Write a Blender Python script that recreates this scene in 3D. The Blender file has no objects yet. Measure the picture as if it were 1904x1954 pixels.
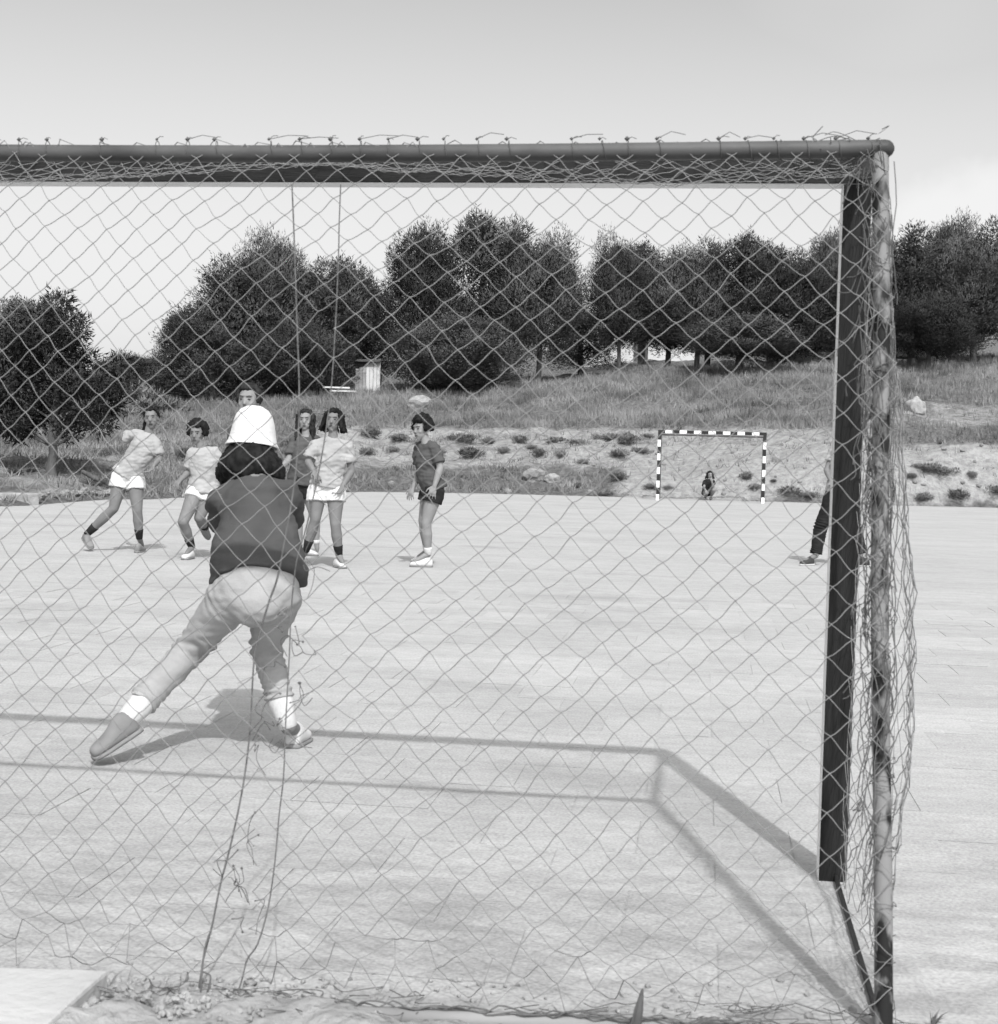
import bpy, bmesh, math, random
import numpy as np
from mathutils import Vector, Matrix, noise as mnoise

R_ = math.radians
rng = np.random.default_rng(7)
random.seed(7)
scene = bpy.context.scene
COL = scene.collection

# ------------------------------------------------------------------ camera
F, YAW, PIT, ROL, CH = 2836.1, 0.1363, 0.0383, 0.0278, 1.2041   # focal length in units of a 1904 px wide frame
PW, PH = 1904.0, 1954.0
cs, sn = math.cos(YAW), math.sin(YAW)
CAM = Vector((0, 0, CH))
FWD = Vector((-sn * math.cos(PIT), cs * math.cos(PIT), -math.sin(PIT)))
RGT0 = Vector((cs, sn, 0)); UP0 = RGT0.cross(FWD)
RGT = RGT0 * math.cos(ROL) + UP0 * math.sin(ROL)
UPV = UP0 * math.cos(ROL) - RGT0 * math.sin(ROL)
FH = Vector((-sn, cs, 0)); RH = Vector((cs, sn, 0))
cd = bpy.data.cameras.new('camera'); cam = bpy.data.objects.new('camera', cd); COL.objects.link(cam)
cam.matrix_world = Matrix(((RGT.x, UPV.x, -FWD.x, 0), (RGT.y, UPV.y, -FWD.y, 0), (RGT.z, UPV.z, -FWD.z, CH), (0, 0, 0, 1)))
cd.sensor_fit = 'HORIZONTAL'; cd.sensor_width = 36; cd.lens = 36 * F / PW
cd.dof.use_dof = True; cd.dof.focus_distance = 11.0; cd.dof.aperture_fstop = 11.0
cd.clip_start = 0.05; cd.clip_end = 3000
scene.camera = cam

# ------------------------------------------------------------------ sky and sun
SUNV = Vector((0.2674, -0.8519, 1.0)).normalized()
SUN_EL = math.asin(SUNV.z)
world = bpy.data.worlds.new('World'); scene.world = world; world.use_nodes = True
wt = world.node_tree; wt.nodes.clear()
wo = wt.nodes.new('ShaderNodeOutputWorld'); bg = wt.nodes.new('ShaderNodeBackground')
sky = wt.nodes.new('ShaderNodeTexSky'); sky.sky_type = 'NISHITA'; sky.sun_disc = False
sky.sun_elevation = SUN_EL; sky.sun_rotation = math.atan2(SUNV.x, SUNV.y)
sky.dust_density = 4.0; sky.air_density = 1.0; sky.ozone_density = 1.0
bw = wt.nodes.new('ShaderNodeRGBToBW')
tc = wt.nodes.new('ShaderNodeTexCoord')
mp = wt.nodes.new('ShaderNodeMapping'); mp.inputs['Scale'].default_value = (1.0, 1.0, 2.2)
mp.inputs['Location'].default_value = (0.65, 0.2, 0.1)
nz = wt.nodes.new('ShaderNodeTexNoise'); nz.inputs['Scale'].default_value = 2.2; nz.inputs['Detail'].default_value = 3
nz.inputs['Roughness'].default_value = 0.55
rp = wt.nodes.new('ShaderNodeValToRGB'); rp.color_ramp.elements[0].position = 0.38; rp.color_ramp.elements[1].position = 0.80
mx = wt.nodes.new('ShaderNodeMix'); mx.data_type = 'FLOAT'
mu = wt.nodes.new('ShaderNodeMath'); mu.operation = 'MULTIPLY'; mu.inputs[1].default_value = 0.4
cb = wt.nodes.new('ShaderNodeCombineColor')
L = wt.links.new
L(sky.outputs[0], bw.inputs[0]); L(tc.outputs['Generated'], mp.inputs[0]); L(mp.outputs[0], nz.inputs['Vector'])
L(nz.outputs['Fac'], rp.inputs[0]); L(rp.outputs[0], mu.inputs[0])
sx_ = wt.nodes.new('ShaderNodeSeparateXYZ'); L(tc.outputs['Generated'], sx_.inputs[0])
hz = wt.nodes.new('ShaderNodeMapRange'); hz.interpolation_type = 'SMOOTHSTEP'; hz.inputs['From Min'].default_value = 0.36; hz.inputs['From Max'].default_value = 0.06; hz.inputs['To Min'].default_value = 0.0; hz.inputs['To Max'].default_value = 0.62
L(sx_.outputs['Z'], hz.inputs['Value'])
vd = wt.nodes.new('ShaderNodeVectorMath'); vd.operation = 'DISTANCE'
CD = (FWD + RGT * ((2060 - PW / 2) / F) - UPV * ((560 - PH / 2) / F)).normalized(); vd.inputs[1].default_value = CD
n5 = wt.nodes.new('ShaderNodeTexNoise'); n5.inputs['Scale'].default_value = 7; n5.inputs['Detail'].default_value = 6; L(tc.outputs['Generated'], n5.inputs['Vector'])
ma = wt.nodes.new('ShaderNodeMath'); ma.operation = 'MULTIPLY_ADD'; ma.inputs[1].default_value = 0.22; L(n5.outputs['Fac'], ma.inputs[0]); L(vd.outputs['Value'], ma.inputs[2]); L(tc.outputs['Generated'], vd.inputs[0])
cl = wt.nodes.new('ShaderNodeMapRange'); cl.interpolation_type = 'SMOOTHSTEP'; cl.inputs['From Min'].default_value = 0.255; cl.inputs['From Max'].default_value = 0.195; cl.inputs['To Max'].default_value = 0.75; L(ma.outputs[0], cl.inputs['Value'])
m1 = wt.nodes.new('ShaderNodeMath'); m1.operation = 'MAXIMUM'; L(mu.outputs[0], m1.inputs[0]); L(hz.outputs[0], m1.inputs[1])
m2 = wt.nodes.new('ShaderNodeMath'); m2.operation = 'MAXIMUM'; L(m1.outputs[0], m2.inputs[0]); L(cl.outputs[0], m2.inputs[1]); L(m2.outputs[0], mx.inputs[0])
L(bw.outputs[0], mx.inputs[2]); mx.inputs[3].default_value = 4.3
for i in range(3): L(mx.outputs[0], cb.inputs[i])
L(cb.outputs[0], bg.inputs[0]); bg.inputs[1].default_value = 0.15
L(bg.outputs[0], wo.inputs[0])
sd = bpy.data.lights.new('sun', 'SUN'); sd.energy = 2.3; sd.angle = R_(0.9)
so = bpy.data.objects.new('sun', sd); COL.objects.link(so)
so.rotation_euler = (-SUNV).to_track_quat('-Z', 'Y').to_euler()
so.location = (6, -20, 24)
vs = scene.view_settings; vs.view_transform = 'Standard'; vs.look = 'None'; vs.exposure = 0.58; vs.gamma = 1.0; vs.use_curve_mapping = False
scene.cycles.max_bounces = 6; scene.cycles.use_denoising = True

# ------------------------------------------------------------------ projection helpers (pixels of a 1904x1954 view)
def U(px, py, d):
    return CAM + FWD * d + RGT * ((px - PW / 2) / F * d) - UPV * ((py - PH / 2) / F * d)
def ray(px, py):
    return FWD + RGT * ((px - PW / 2) / F) - UPV * ((py - PH / 2) / F)
def G(px, py, z=0.0):
    r = ray(px, py); t = (z - CH) / r.z
    return CAM + r * t
def plane_hit(px, py, P0, N):
    r = ray(px, py); t = (P0 - CAM).dot(N) / r.dot(N)
    return CAM + r * t
YH0 = PH / 2 - F * math.tan(PIT)
def yh(u): return YH0 + math.tan(ROL) * (u - PW / 2)
def at(u, d):                       # ground plan position of a column u at distance d
    return FH * d + RH * ((u - PW / 2) / F * d)
def ud(x, y):
    d = x * FH.x + y * FH.y
    l = x * RH.x + y * RH.y
    return (l / d * F + PW / 2 if d > 0.5 else 99999), d
def fdepth(P): return (P - CAM).dot(FWD)

# ------------------------------------------------------------------ object helpers
def tag(o, label=None, cat=None, group=None, kind=None):
    if label: o['label'] = label
    if cat: o['category'] = cat
    if group: o['group'] = group
    if kind: o['kind'] = kind
    return o
def empty(name, loc=(0, 0, 0), label=None, cat=None, group=None):
    o = bpy.data.objects.new(name, None); COL.objects.link(o); o.location = loc; o.empty_display_size = 0.1
    return tag(o, label, cat, group)
def link(name, me, m=None, parent=None, smooth=False):
    o = bpy.data.objects.new(name, me); COL.objects.link(o)
    if m is not None:
        for k in (m if isinstance(m, (list, tuple)) else [m]): me.materials.append(k)
    if parent is not None:
        o.parent = parent
        o.matrix_parent_inverse = Matrix.Translation(-parent.location) if parent.parent is None else parent.matrix_parent_inverse.copy()
        if parent.parent is not None: o.matrix_parent_inverse = Matrix.Identity(4)
    if smooth: me.polygons.foreach_set('use_smooth', [True] * len(me.polygons))
    return o
def mesh_np(name, v, f):
    me = bpy.data.meshes.new(name)
    v = np.asarray(v, np.float32)
    if isinstance(f, np.ndarray):
        n, k = f.shape
        me.vertices.add(len(v)); me.vertices.foreach_set('co', v.ravel())
        me.loops.add(n * k); me.loops.foreach_set('vertex_index', f.astype(np.int32).ravel())
        me.polygons.add(n); me.polygons.foreach_set('loop_start', np.arange(0, n * k, k, dtype=np.int32))
        me.polygons.foreach_set('loop_total', np.full(n, k, np.int32))
        me.update(calc_edges=True)
    else:
        me.from_pydata([tuple(x) for x in v], [], f)
    return me
class MB:
    def __init__(s): s.v = []; s.f = []; s.mi = []; s.cur = 0
    def add(s, v, f):
        b = len(s.v); s.v += [tuple(x) for x in v]; s.f += [tuple(i + b for i in q) for q in f]; s.mi += [s.cur] * len(f)
    def box(s, c, size, rot=None):
        c = Vector(c); h = [k / 2 for k in size]
        vs_ = []
        for x in (-1, 1):
            for y in (-1, 1):
                for z in (-1, 1):
                    p = Vector((x * h[0], y * h[1], z * h[2]))
                    if rot is not None: p = rot @ p
                    vs_.append(c + p)
        s.add(vs_, [(0, 1, 3, 2), (4, 6, 7, 5), (0, 4, 5, 1), (2, 3, 7, 6), (0, 2, 6, 4), (1, 5, 7, 3)])
    def tube(s, pts, ra, rb=None, axis=None, n=12, round_caps=True, closed=True):
        pts = [Vector(p) for p in pts]; m = len(pts)
        if not isinstance(ra, (list, tuple)): ra = [ra] * m
        if rb is None: rb = ra
        if not isinstance(rb, (list, tuple)): rb = [rb] * m
        rings = []
        prev = None
        tang = []
        for i in range(m):
            t = (pts[min(i + 1, m - 1)] - pts[max(i - 1, 0)])
            tang.append(t.normalized() if t.length > 1e-9 else Vector((0, 0, 1)))
        for i in range(m):
            t = tang[i]
            if axis is not None: a0 = axis[i] if isinstance(axis, list) else axis
            else: a0 = prev if prev is not None else (Vector((1, 0, 0)) if abs(t.x) < 0.8 else Vector((0, 1, 0)))
            a = a0 - t * a0.dot(t)
            if a.length < 1e-6: a = t.orthogonal()
            a.normalize(); prev = a; b = t.cross(a)
            rings.append((pts[i], a, b, ra[i], rb[i], t))
        full = []
        if round_caps:
            p, a, b, x, y, t = rings[0]; e = min(x, y)
            for k in (0.98, 0.8, 0.45): full.append((p - t * e * k, a, b, x * math.sqrt(1 - k * k) + 1e-4, y * math.sqrt(1 - k * k) + 1e-4, t))
        full += rings
        if round_caps:
            p, a, b, x, y, t = rings[-1]; e = min(x, y)
            for k in (0.45, 0.8, 0.98): full.append((p + t * e * k, a, b, x * math.sqrt(1 - k * k) + 1e-4, y * math.sqrt(1 - k * k) + 1e-4, t))
        vv = []; ff = []
        for (p, a, b, x, y, t) in full:
            for k in range(n):
                an = 2 * math.pi * k / n
                vv.append(p + a * (x * math.cos(an)) + b * (y * math.sin(an)))
        for i in range(len(full) - 1):
            for k in range(n):
                k2 = (k + 1) % n
                ff.append((i * n + k, i * n + k2, (i + 1) * n + k2, (i + 1) * n + k))
        if closed:
            ff.append(tuple(range(n - 1, -1, -1))); q = (len(full) - 1) * n
            ff.append(tuple(range(q, q + n)))
        s.add(vv, ff)
    def ball(s, c, r, M=None, n=12, m=8):
        r = r if isinstance(r, (tuple, list)) else (r, r, r)
        c = Vector(c); vv = []; ff = []
        for i in range(1, m):
            th = math.pi * i / m
            for k in range(n):
                ph = 2 * math.pi * k / n
                p = Vector((r[0] * math.sin(th) * math.cos(ph), r[1] * math.sin(th) * math.sin(ph), r[2] * math.cos(th)))
                vv.append(c + (M @ p if M is not None else p))
        top = len(vv); p = Vector((0, 0, r[2])); vv.append(c + (M @ p if M is not None else p)); vv.append(c - (M @ p if M is not None else p))
        for i in range(m - 2):
            for k in range(n):
                k2 = (k + 1) % n
                ff.append((i * n + k, (i + 1) * n + k, (i + 1) * n + k2, i * n + k2))
        for k in range(n):
            k2 = (k + 1) % n
            ff.append((top, k, k2)); ff.append((top + 1, (m - 2) * n + k2, (m - 2) * n + k))
        s.add(vv, ff)
    def mesh(s, name):
        me = bpy.data.meshes.new(name); me.from_pydata(s.v, [], s.f)
        if any(s.mi): me.polygons.foreach_set('material_index', s.mi)
        return me
    def build(s, name, m, parent=None, smooth=False): return link(name, s.mesh(name), m, parent, smooth)
def remesh(mb, name, voxel, smooth_it=4, wrinkle=None, seed=0):
    me = mb.mesh(name); o = bpy.data.objects.new(name, me); COL.objects.link(o)
    r = o.modifiers.new('r', 'REMESH'); r.mode = 'VOXEL'; r.voxel_size = voxel
    if smooth_it:
        sm = o.modifiers.new('s', 'SMOOTH'); sm.iterations = smooth_it; sm.factor = 0.5
    dg = bpy.context.evaluated_depsgraph_get()
    out = bpy.data.meshes.new_from_object(o.evaluated_get(dg))
    bpy.data.objects.remove(o); bpy.data.meshes.remove(me)
    out.name = name
    if wrinkle:
        amp, sx, sy, sz = wrinkle
        n = len(out.vertices); co = np.empty(n * 3, np.float32); out.vertices.foreach_get('co', co); co = co.reshape(-1, 3)
        no = np.empty(n * 3, np.float32); out.vertices.foreach_get('normal', no); no = no.reshape(-1, 3)
        h = np.fromiter((mnoise.noise(Vector((p[0] * sx + seed, p[1] * sy, p[2] * sz))) + 0.5 * mnoise.noise(Vector((p[0] * sx * 2.3, p[1] * sy * 2.3 + seed, p[2] * sz * 2.3))) for p in co), np.float32, n)
        co = co + no * (amp * h)[:, None]
        out.vertices.foreach_set('co', co.ravel()); out.update()
    out.polygons.foreach_set('use_smooth', [True] * len(out.polygons))
    return out
def jit(p, a): return Vector((p[0] + random.uniform(-a, a), p[1] + random.uniform(-a, a), p[2] + random.uniform(-a, a)))
def crom(pts, k=4):
    pts = [Vector(p) for p in pts]
    P = [pts[0] * 2 - pts[1]] + pts + [pts[-1] * 2 - pts[-2]]; out = []
    for i in range(1, len(P) - 2):
        a, b, c, d = P[i - 1], P[i], P[i + 1], P[i + 2]
        for j in range(k):
            t = j / k
            out.append(0.5 * ((2 * b) + (c - a) * t + (2 * a - 5 * b + 4 * c - d) * t * t + (3 * b - a - 3 * c + d) * t ** 3))
    out.append(pts[-1]); return out

# ------------------------------------------------------------------ materials (a black and white world: every colour is a grey)
def g3(v): return (v, v, v, 1)
def mat(name, lo, hi=None, scale=4.0, rough=0.9, bump=0.0, bscale=None, stretch=(1, 1, 1), detail=5, coord='Object', rnd=0.0, sharp=None, spec=0.2):
    m = bpy.data.materials.new(name); m.use_nodes = True; nt = m.node_tree; b = nt.nodes['Principled BSDF']
    b.inputs['Roughness'].default_value = rough; b.inputs['Specular IOR Level'].default_value = spec
    hi = lo if hi is None else hi
    N = nt.nodes.new; K = nt.links.new
    if coord == 'World':
        t = N('ShaderNodeNewGeometry'); src = t.outputs['Position']
    else:
        t = N('ShaderNodeTexCoord'); src = t.outputs[coord]
    mpn = N('ShaderNodeMapping'); mpn.inputs['Scale'].default_value = stretch; K(src, mpn.inputs[0])
    n = N('ShaderNodeTexNoise'); n.inputs['Scale'].default_value = scale; n.inputs['Detail'].default_value = detail; K(mpn.outputs[0], n.inputs['Vector'])
    rmp = N('ShaderNodeValToRGB'); e = rmp.color_ramp.elements
    a, z = sharp if sharp else (0.3, 0.7)
    e[0].position = a; e[1].position = z; e[0].color = g3(lo); e[1].color = g3(hi); K(n.outputs['Fac'], rmp.inputs[0])
    col = rmp.outputs[0]
    if rnd:
        oi = N('ShaderNodeObjectInfo'); mr = N('ShaderNodeMapRange'); mr.inputs['To Min'].default_value = 1 - rnd; mr.inputs['To Max'].default_value = 1 + rnd
        K(oi.outputs['Random'], mr.inputs['Value']); ml = N('ShaderNodeMix'); ml.data_type = 'RGBA'; ml.blend_type = 'MULTIPLY'; ml.inputs[0].default_value = 1
        K(col, ml.inputs[6]); cc = N('ShaderNodeCombineColor')
        for i in range(3): K(mr.outputs[0], cc.inputs[i])
        K(cc.outputs[0], ml.inputs[7]); col = ml.outputs[2]
    K(col, b.inputs['Base Color'])
    if bump:
        n2 = N('ShaderNodeTexNoise'); n2.inputs['Scale'].default_value = bscale or scale * 6; n2.inputs['Detail'].default_value = 6; K(mpn.outputs[0], n2.inputs['Vector'])
        bp = N('ShaderNodeBump'); bp.inputs['Strength'].default_value = 1.0; bp.inputs['Distance'].default_value = bump; K(n2.outputs['Fac'], bp.inputs['Height']); K(bp.outputs[0], b.inputs['Normal'])
    return m
M = {}
M['skin'] = mat('skin', 0.15, 0.19, 9, 0.6)
M['skin_pale'] = mat('skin_pale', 0.20, 0.25, 9, 0.6)
M['white_tee'] = mat('white_tee', 0.28, 0.37, 6, 0.95)
M['white_shorts'] = mat('white_shorts', 0.54, 0.62, 6, 0.95)
M['dark_tee'] = mat('dark_tee', 0.06, 0.085, 7, 0.95)
M['keeper_jersey'] = mat('keeper_jersey', 0.055, 0.075, 7, 0.95, bump=0.002, bscale=120)
M['keeper_trousers'] = mat('keeper_trousers', 0.29, 0.36, 7, 0.95, bump=0.002, bscale=140)
M['hat'] = mat('hat', 0.6, 0.68, 20, 0.95, bump=0.004, bscale=90, stretch=(1, 1, 3))
M['black_cloth'] = mat('black_cloth', 0.012, 0.022, 7, 0.9)
M['navy'] = mat('navy', 0.03, 0.045, 7, 0.9)
M['hair'] = mat('hair', 0.006, 0.018, 30, 0.7, spec=0.12, stretch=(1, 1, .3))
M['hair_brown'] = mat('hair_brown', 0.012, 0.035, 30, 0.7, spec=0.12, stretch=(1, 1, .3))
M['feature'] = mat('feature', 0.035, 0.05, 9, 0.6)
M['lips'] = mat('lips', 0.06, 0.075, 9, 0.6)
M['shoe_white'] = mat('shoe_white', 0.5, 0.58, 9, 0.7)
M['shoe_grey'] = mat('shoe_grey', 0.16, 0.24, 9, 0.7)
M['shoe_dark'] = mat('shoe_dark', 0.04, 0.06, 9, 0.7)
M['sock_white'] = mat('sock_white', 0.5, 0.58, 40, 0.95, bump=0.003, bscale=120)
M['cord'] = mat('cord', 0.18, 0.25, 20, 0.95)
M['rope'] = mat('rope', 0.09, 0.14, 20, 0.95)
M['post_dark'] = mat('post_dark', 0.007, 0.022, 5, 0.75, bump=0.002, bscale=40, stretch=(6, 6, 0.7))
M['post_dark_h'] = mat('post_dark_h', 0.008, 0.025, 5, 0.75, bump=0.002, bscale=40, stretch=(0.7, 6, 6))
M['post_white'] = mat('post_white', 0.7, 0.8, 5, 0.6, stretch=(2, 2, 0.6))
M['pipe_dark'] = mat('pipe_dark', 0.05, 0.11, 9, 0.55, bump=0.001, stretch=(0.5, 1, 1))
M['pipe_flaky'] = mat('pipe_flaky', 0.015, 0.21, 21, 0.7, stretch=(1, 1, 0.45), sharp=(0.40, 0.52), detail=4)
M['pipe_pale'] = mat('pipe_pale', 0.16, 0.26, 6, 0.7, stretch=(0.5, 1, 1))
M['stripe_white'] = mat('stripe_white', 0.75, 0.8, 4, 0.6)
M['stripe_black'] = mat('stripe_black', 0.02, 0.03, 4, 0.6)
M['leaf'] = mat('leaf', 0.028, 0.088, 0.9, 0.85, coord='World', detail=3, rnd=0.4)
M['leaf_pale'] = mat('leaf_pale', 0.06, 0.13, 0.9, 0.85, coord='World', detail=3, rnd=0.2)
M['leaf_near'] = mat('leaf_near', 0.018, 0.058, 1.2, 0.8, coord='World', detail=3)
M['scrub'] = mat('scrub', 0.10, 0.20, 2.0, 0.9, coord='World', rnd=0.25)
M['bark'] = mat('bark', 0.06, 0.14, 6, 0.95, bump=0.02, stretch=(1, 1, 0.3))
M['stone'] = mat('stone', 0.20, 0.34, 3, 0.9, bump=0.03, bscale=9, rnd=0.15)
M['concrete'] = mat('concrete', 0.36, 0.46, 3, 0.95, bump=0.006, bscale=30)
M['whitewash'] = mat('whitewash', 0.5, 0.62, 2, 0.9)
M['rooftile'] = mat('rooftile', 0.12, 0.2, 5, 0.9)
M['glass_dark'] = mat('glass_dark', 0.02, 0.03, 2, 0.15, spec=0.5)
M['car_paint'] = mat('car_paint', 0.34, 0.4, 2, 0.3, spec=0.5)
M['rubber'] = mat('rubber', 0.015, 0.02, 4, 0.8)
M['wood_dark'] = mat('wood_dark', 0.05, 0.12, 8, 0.9, bump=0.004, stretch=(3, 3, 0.4))
M['dirt'] = mat('dirt', 0.20, 0.36, 5, 1.0, bump=0.02, bscale=28, coord='World')
M['paint_mark'] = mat('paint_mark', 0.3, 0.46, 14, 0.9, sharp=(0.4, 0.5))

def court_mat(name, rnd):
    m = bpy.data.materials.new(name); m.use_nodes = True; nt = m.node_tree; b = nt.nodes['Principled BSDF']
    N = nt.nodes.new; K = nt.links.new
    b.inputs['Roughness'].default_value = 0.95; b.inputs['Specular IOR Level'].default_value = 0.15
    geo = N('ShaderNodeNewGeometry')
    def noise(scale, st, det, lo, hi, a=0.3, z=0.7):
        mpn = N('ShaderNodeMapping'); mpn.inputs['Scale'].default_value = st; K(geo.outputs['Position'], mpn.inputs[0])
        n = N('ShaderNodeTexNoise'); n.inputs['Scale'].default_value = scale; n.inputs['Detail'].default_value = det; K(mpn.outputs[0], n.inputs['Vector'])
        r = N('ShaderNodeMapRange'); r.inputs['From Min'].default_value = a; r.inputs['From Max'].default_value = z
        r.inputs['To Min'].default_value = lo; r.inputs['To Max'].default_value = hi; K(n.outputs['Fac'], r.inputs['Value'])
        return r.outputs[0], n
    a, _ = noise(1.0, (0.5, 0.8, 1), 6, 0.90, 1.04)
    c, _ = noise(1.0, (2.2, 6.0, 1), 7, 0.94, 1.04, 0.35, 0.65)      # streaks swept along the goal line
    e, n3 = noise(90.0, (1, 1, 1), 3, 0.80, 1.14)
    e2, _ = noise(16.0, (0.8, 1.3, 1), 5, 0.92, 1.07)
    s, _ = noise(0.9, (0.7, 1.7, 1), 6, 0.86, 1.0, 0.30, 0.42)     # damp, dusty stains
    cur = None
    n6, _ = noise(6.5, (0.6, 1.2, 1), 10, 0.0, 1.0, 0.44, 0.58)          # dirt trodden in from the earth strip behind the goal
    sep = N('ShaderNodeSeparateXYZ'); K(geo.outputs['Position'], sep.inputs[0])
    nr = N('ShaderNodeMapRange'); nr.inputs['From Min'].default_value = 5.4; nr.inputs['From Max'].default_value = 3.1; nr.inputs['To Min'].default_value = 0.0; nr.inputs['To Max'].default_value = 0.24; K(sep.outputs['Y'], nr.inputs['Value'])
    dm = N('ShaderNodeMath'); dm.operation = 'MULTIPLY'; K(n6, dm.inputs[0]); K(nr.outputs[0], dm.inputs[1])
    di = N('ShaderNodeMath'); di.operation = 'SUBTRACT'; di.inputs[0].default_value = 1.0; K(dm.outputs[0], di.inputs[1])
    for x in (a, c, e, e2, s, di.outputs[0]):
        if cur is None: cur = x; continue
        q = N('ShaderNodeMath'); q.operation = 'MULTIPLY'; K(cur, q.inputs[0]); K(x, q.inputs[1]); cur = q.outputs[0]
    if rnd:
        oi = N('ShaderNodeObjectInfo'); mr = N('ShaderNodeMapRange'); mr.inputs['To Min'].default_value = 1 - rnd; mr.inputs['To Max'].default_value = 1 + rnd
        K(oi.outputs['Random'], mr.inputs['Value']); q = N('ShaderNodeMath'); q.operation = 'MULTIPLY'; K(cur, q.inputs[0]); K(mr.outputs[0], q.inputs[1]); cur = q.outputs[0]
    q = N('ShaderNodeMath'); q.operation = 'MULTIPLY'; K(cur, q.inputs[0]); q.inputs[1].default_value = 0.405
    cc = N('ShaderNodeCombineColor')
    for i in range(3): K(q.outputs[0], cc.inputs[i])
    K(cc.outputs[0], b.inputs['Base Color'])
    bp = N('ShaderNodeBump'); bp.inputs['Distance'].default_value = 0.003; K(n3.outputs['Fac'], bp.inputs['Height']); K(bp.outputs[0], b.inputs['Normal'])
    return m
M['court'] = court_mat('court', 0.0); M['tile'] = court_mat('tile', 0.055)

def ground_mat():
    m = bpy.data.materials.new('hillside'); m.use_nodes = True; nt = m.node_tree; b = nt.nodes['Principled BSDF']
    N = nt.nodes.new; K = nt.links.new; b.inputs['Roughness'].default_value = 1.0; b.inputs['Specular IOR Level'].default_value = 0.1
    geo = N('ShaderNodeNewGeometry'); at_ = N('ShaderNodeAttribute'); at_.attribute_name = 'earth'
    n = N('ShaderNodeTexNoise'); n.inputs['Scale'].default_value = 0.9; n.inputs['Detail'].default_value = 8; n.inputs['Roughness'].default_value = 0.65; K(geo.outputs['Position'], n.inputs['Vector'])
    n2 = N('ShaderNodeTexNoise'); n2.inputs['Scale'].default_value = 5; n2.inputs['Detail'].default_value = 8; n2.inputs['Roughness'].default_value = 0.7; K(geo.outputs['Position'], n2.inputs['Vector'])
    ad = N('ShaderNodeMath'); ad.operation = 'MULTIPLY_ADD'; K(n.outputs['Fac'], ad.inputs[0]); ad.inputs[1].default_value = 1.1; K(at_.outputs['Fac'], ad.inputs[2])
    r = N('ShaderNodeMapRange'); r.inputs['From Min'].default_value = 0.85; r.inputs['From Max'].default_value = 1.15; K(ad.outputs[0], r.inputs['Value'])
    g = N('ShaderNodeValToRGB'); g.color_ramp.elements[0].color = g3(0.10); g.color_ramp.elements[1].color = g3(0.25); K(n2.outputs['Fac'], g.inputs[0])
    g.color_ramp.elements[0].position = 0.35; g.color_ramp.elements[1].position = 0.65
    ea = N('ShaderNodeValToRGB'); ea.color_ramp.elements[0].color = g3(0.28); ea.color_ramp.elements[1].color = g3(0.48); K(n2.outputs['Fac'], ea.inputs[0])
    ea.color_ramp.elements[0].position = 0.35; ea.color_ramp.elements[1].position = 0.62
    mix = N('ShaderNodeMix'); mix.data_type = 'RGBA'; K(r.outputs[0], mix.inputs[0]); K(g.outputs[0], mix.inputs[6]); K(ea.outputs[0], mix.inputs[7])
    K(mix.outputs[2], b.inputs['Base Color'])
    bp = N('ShaderNodeBump'); bp.inputs['Distance'].default_value = 0.25; K(n2.outputs['Fac'], bp.inputs['Height']); K(bp.outputs[0], b.inputs['Normal'])
    return m
M['ground'] = ground_mat()

# ------------------------------------------------------------------ terrain
# columns across the view; for each, distance of the paving edge and (distance, picture height) knots up the bank
TCU = np.array([-500, 0, 250, 500, 750, 1000, 1250, 1450, 1650, 1900, 2400], float)
TD = np.array([[26.0, 28.0, 34, 42, 52, 70, 120, 400],
               [27.5, 29.0, 34, 42, 52, 70, 120, 400],
               [32.8, 34.3, 38, 46, 56, 70, 120, 400],
               [39.2, 41.0, 46, 54, 64, 74, 120, 400],
               [45.0, 46.5, 51, 58, 66, 75, 120, 400],
               [46.3, 47.8, 52, 58, 66, 76, 120, 400],
               [46.5, 47.8, 51, 57, 66, 76, 120, 400],
               [46.0, 47.2, 50, 56, 65, 76, 120, 400],
               [45.6, 46.5, 49, 55, 64, 76, 120, 400],
               [46.2, 46.9, 47.8, 53, 58, 76, 120, 400],
               [46.5, 47.2, 48.2, 53, 58, 76, 120, 400]])
TY = np.array([[0, 925, 892, 868, 822, 750, 725, 700],
               [0, 938, 905, 880, 835, 765, 735, 710],
               [0, 933, 905, 870, 818, 765, 735, 710],
               [0, 922, 892, 830, 787, 764, 730, 700],
               [0, 917, 882, 822, 777, 746, 715, 690],
               [0, 921, 882, 822, 775, 737, 700, 670],
               [0, 912, 872, 812, 752, 714, 680, 650],
               [0, 908, 866, 802, 742, 706, 675, 650],
               [0, 903, 857, 802, 746, 701, 672, 650],
               [0, 905, 850, 834, 775, 696, 668, 645],
               [0, 910, 855, 838, 780, 700, 670, 645]], float)
def col_knots(u):
    u = min(max(u, TCU[0]), TCU[-1]); i = int(np.searchsorted(TCU, u)); i = min(max(i, 1), len(TCU) - 1)
    t = (u - TCU[i - 1]) / (TCU[i] - TCU[i - 1]); t = t * t * (3 - 2 * t)
    D = TD[i - 1] * (1 - t) + TD[i] * t
    Y = TY[i - 1] * (1 - t) + TY[i] * t
    yhu = yh(TCU[i - 1]) * (1 - t) + yh(TCU[i]) * t
    Z = CH - (Y - yhu) * D / F; Z[0] = 0.0
    return D, Z
def height_ud(u, d, x, y, bumps=True):
    D, Z = col_knots(u)
    if d <= D[0]: return -0.06
    z = float(np.interp(d, D, Z))
    if bumps:
        w = min(1.0, (d - D[0]) / 2.5)
        z += w * (0.30 * mnoise.noise(Vector((x * 0.22, y * 0.22, 3.1))) + 0.24 * mnoise.noise(Vector((x * 0.7, y * 0.7, 7.7))) + 0.14 * mnoise.noise(Vector((x * 1.9, y * 1.9, 1.7))))
        z = max(z, -0.04)
    return z
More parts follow.
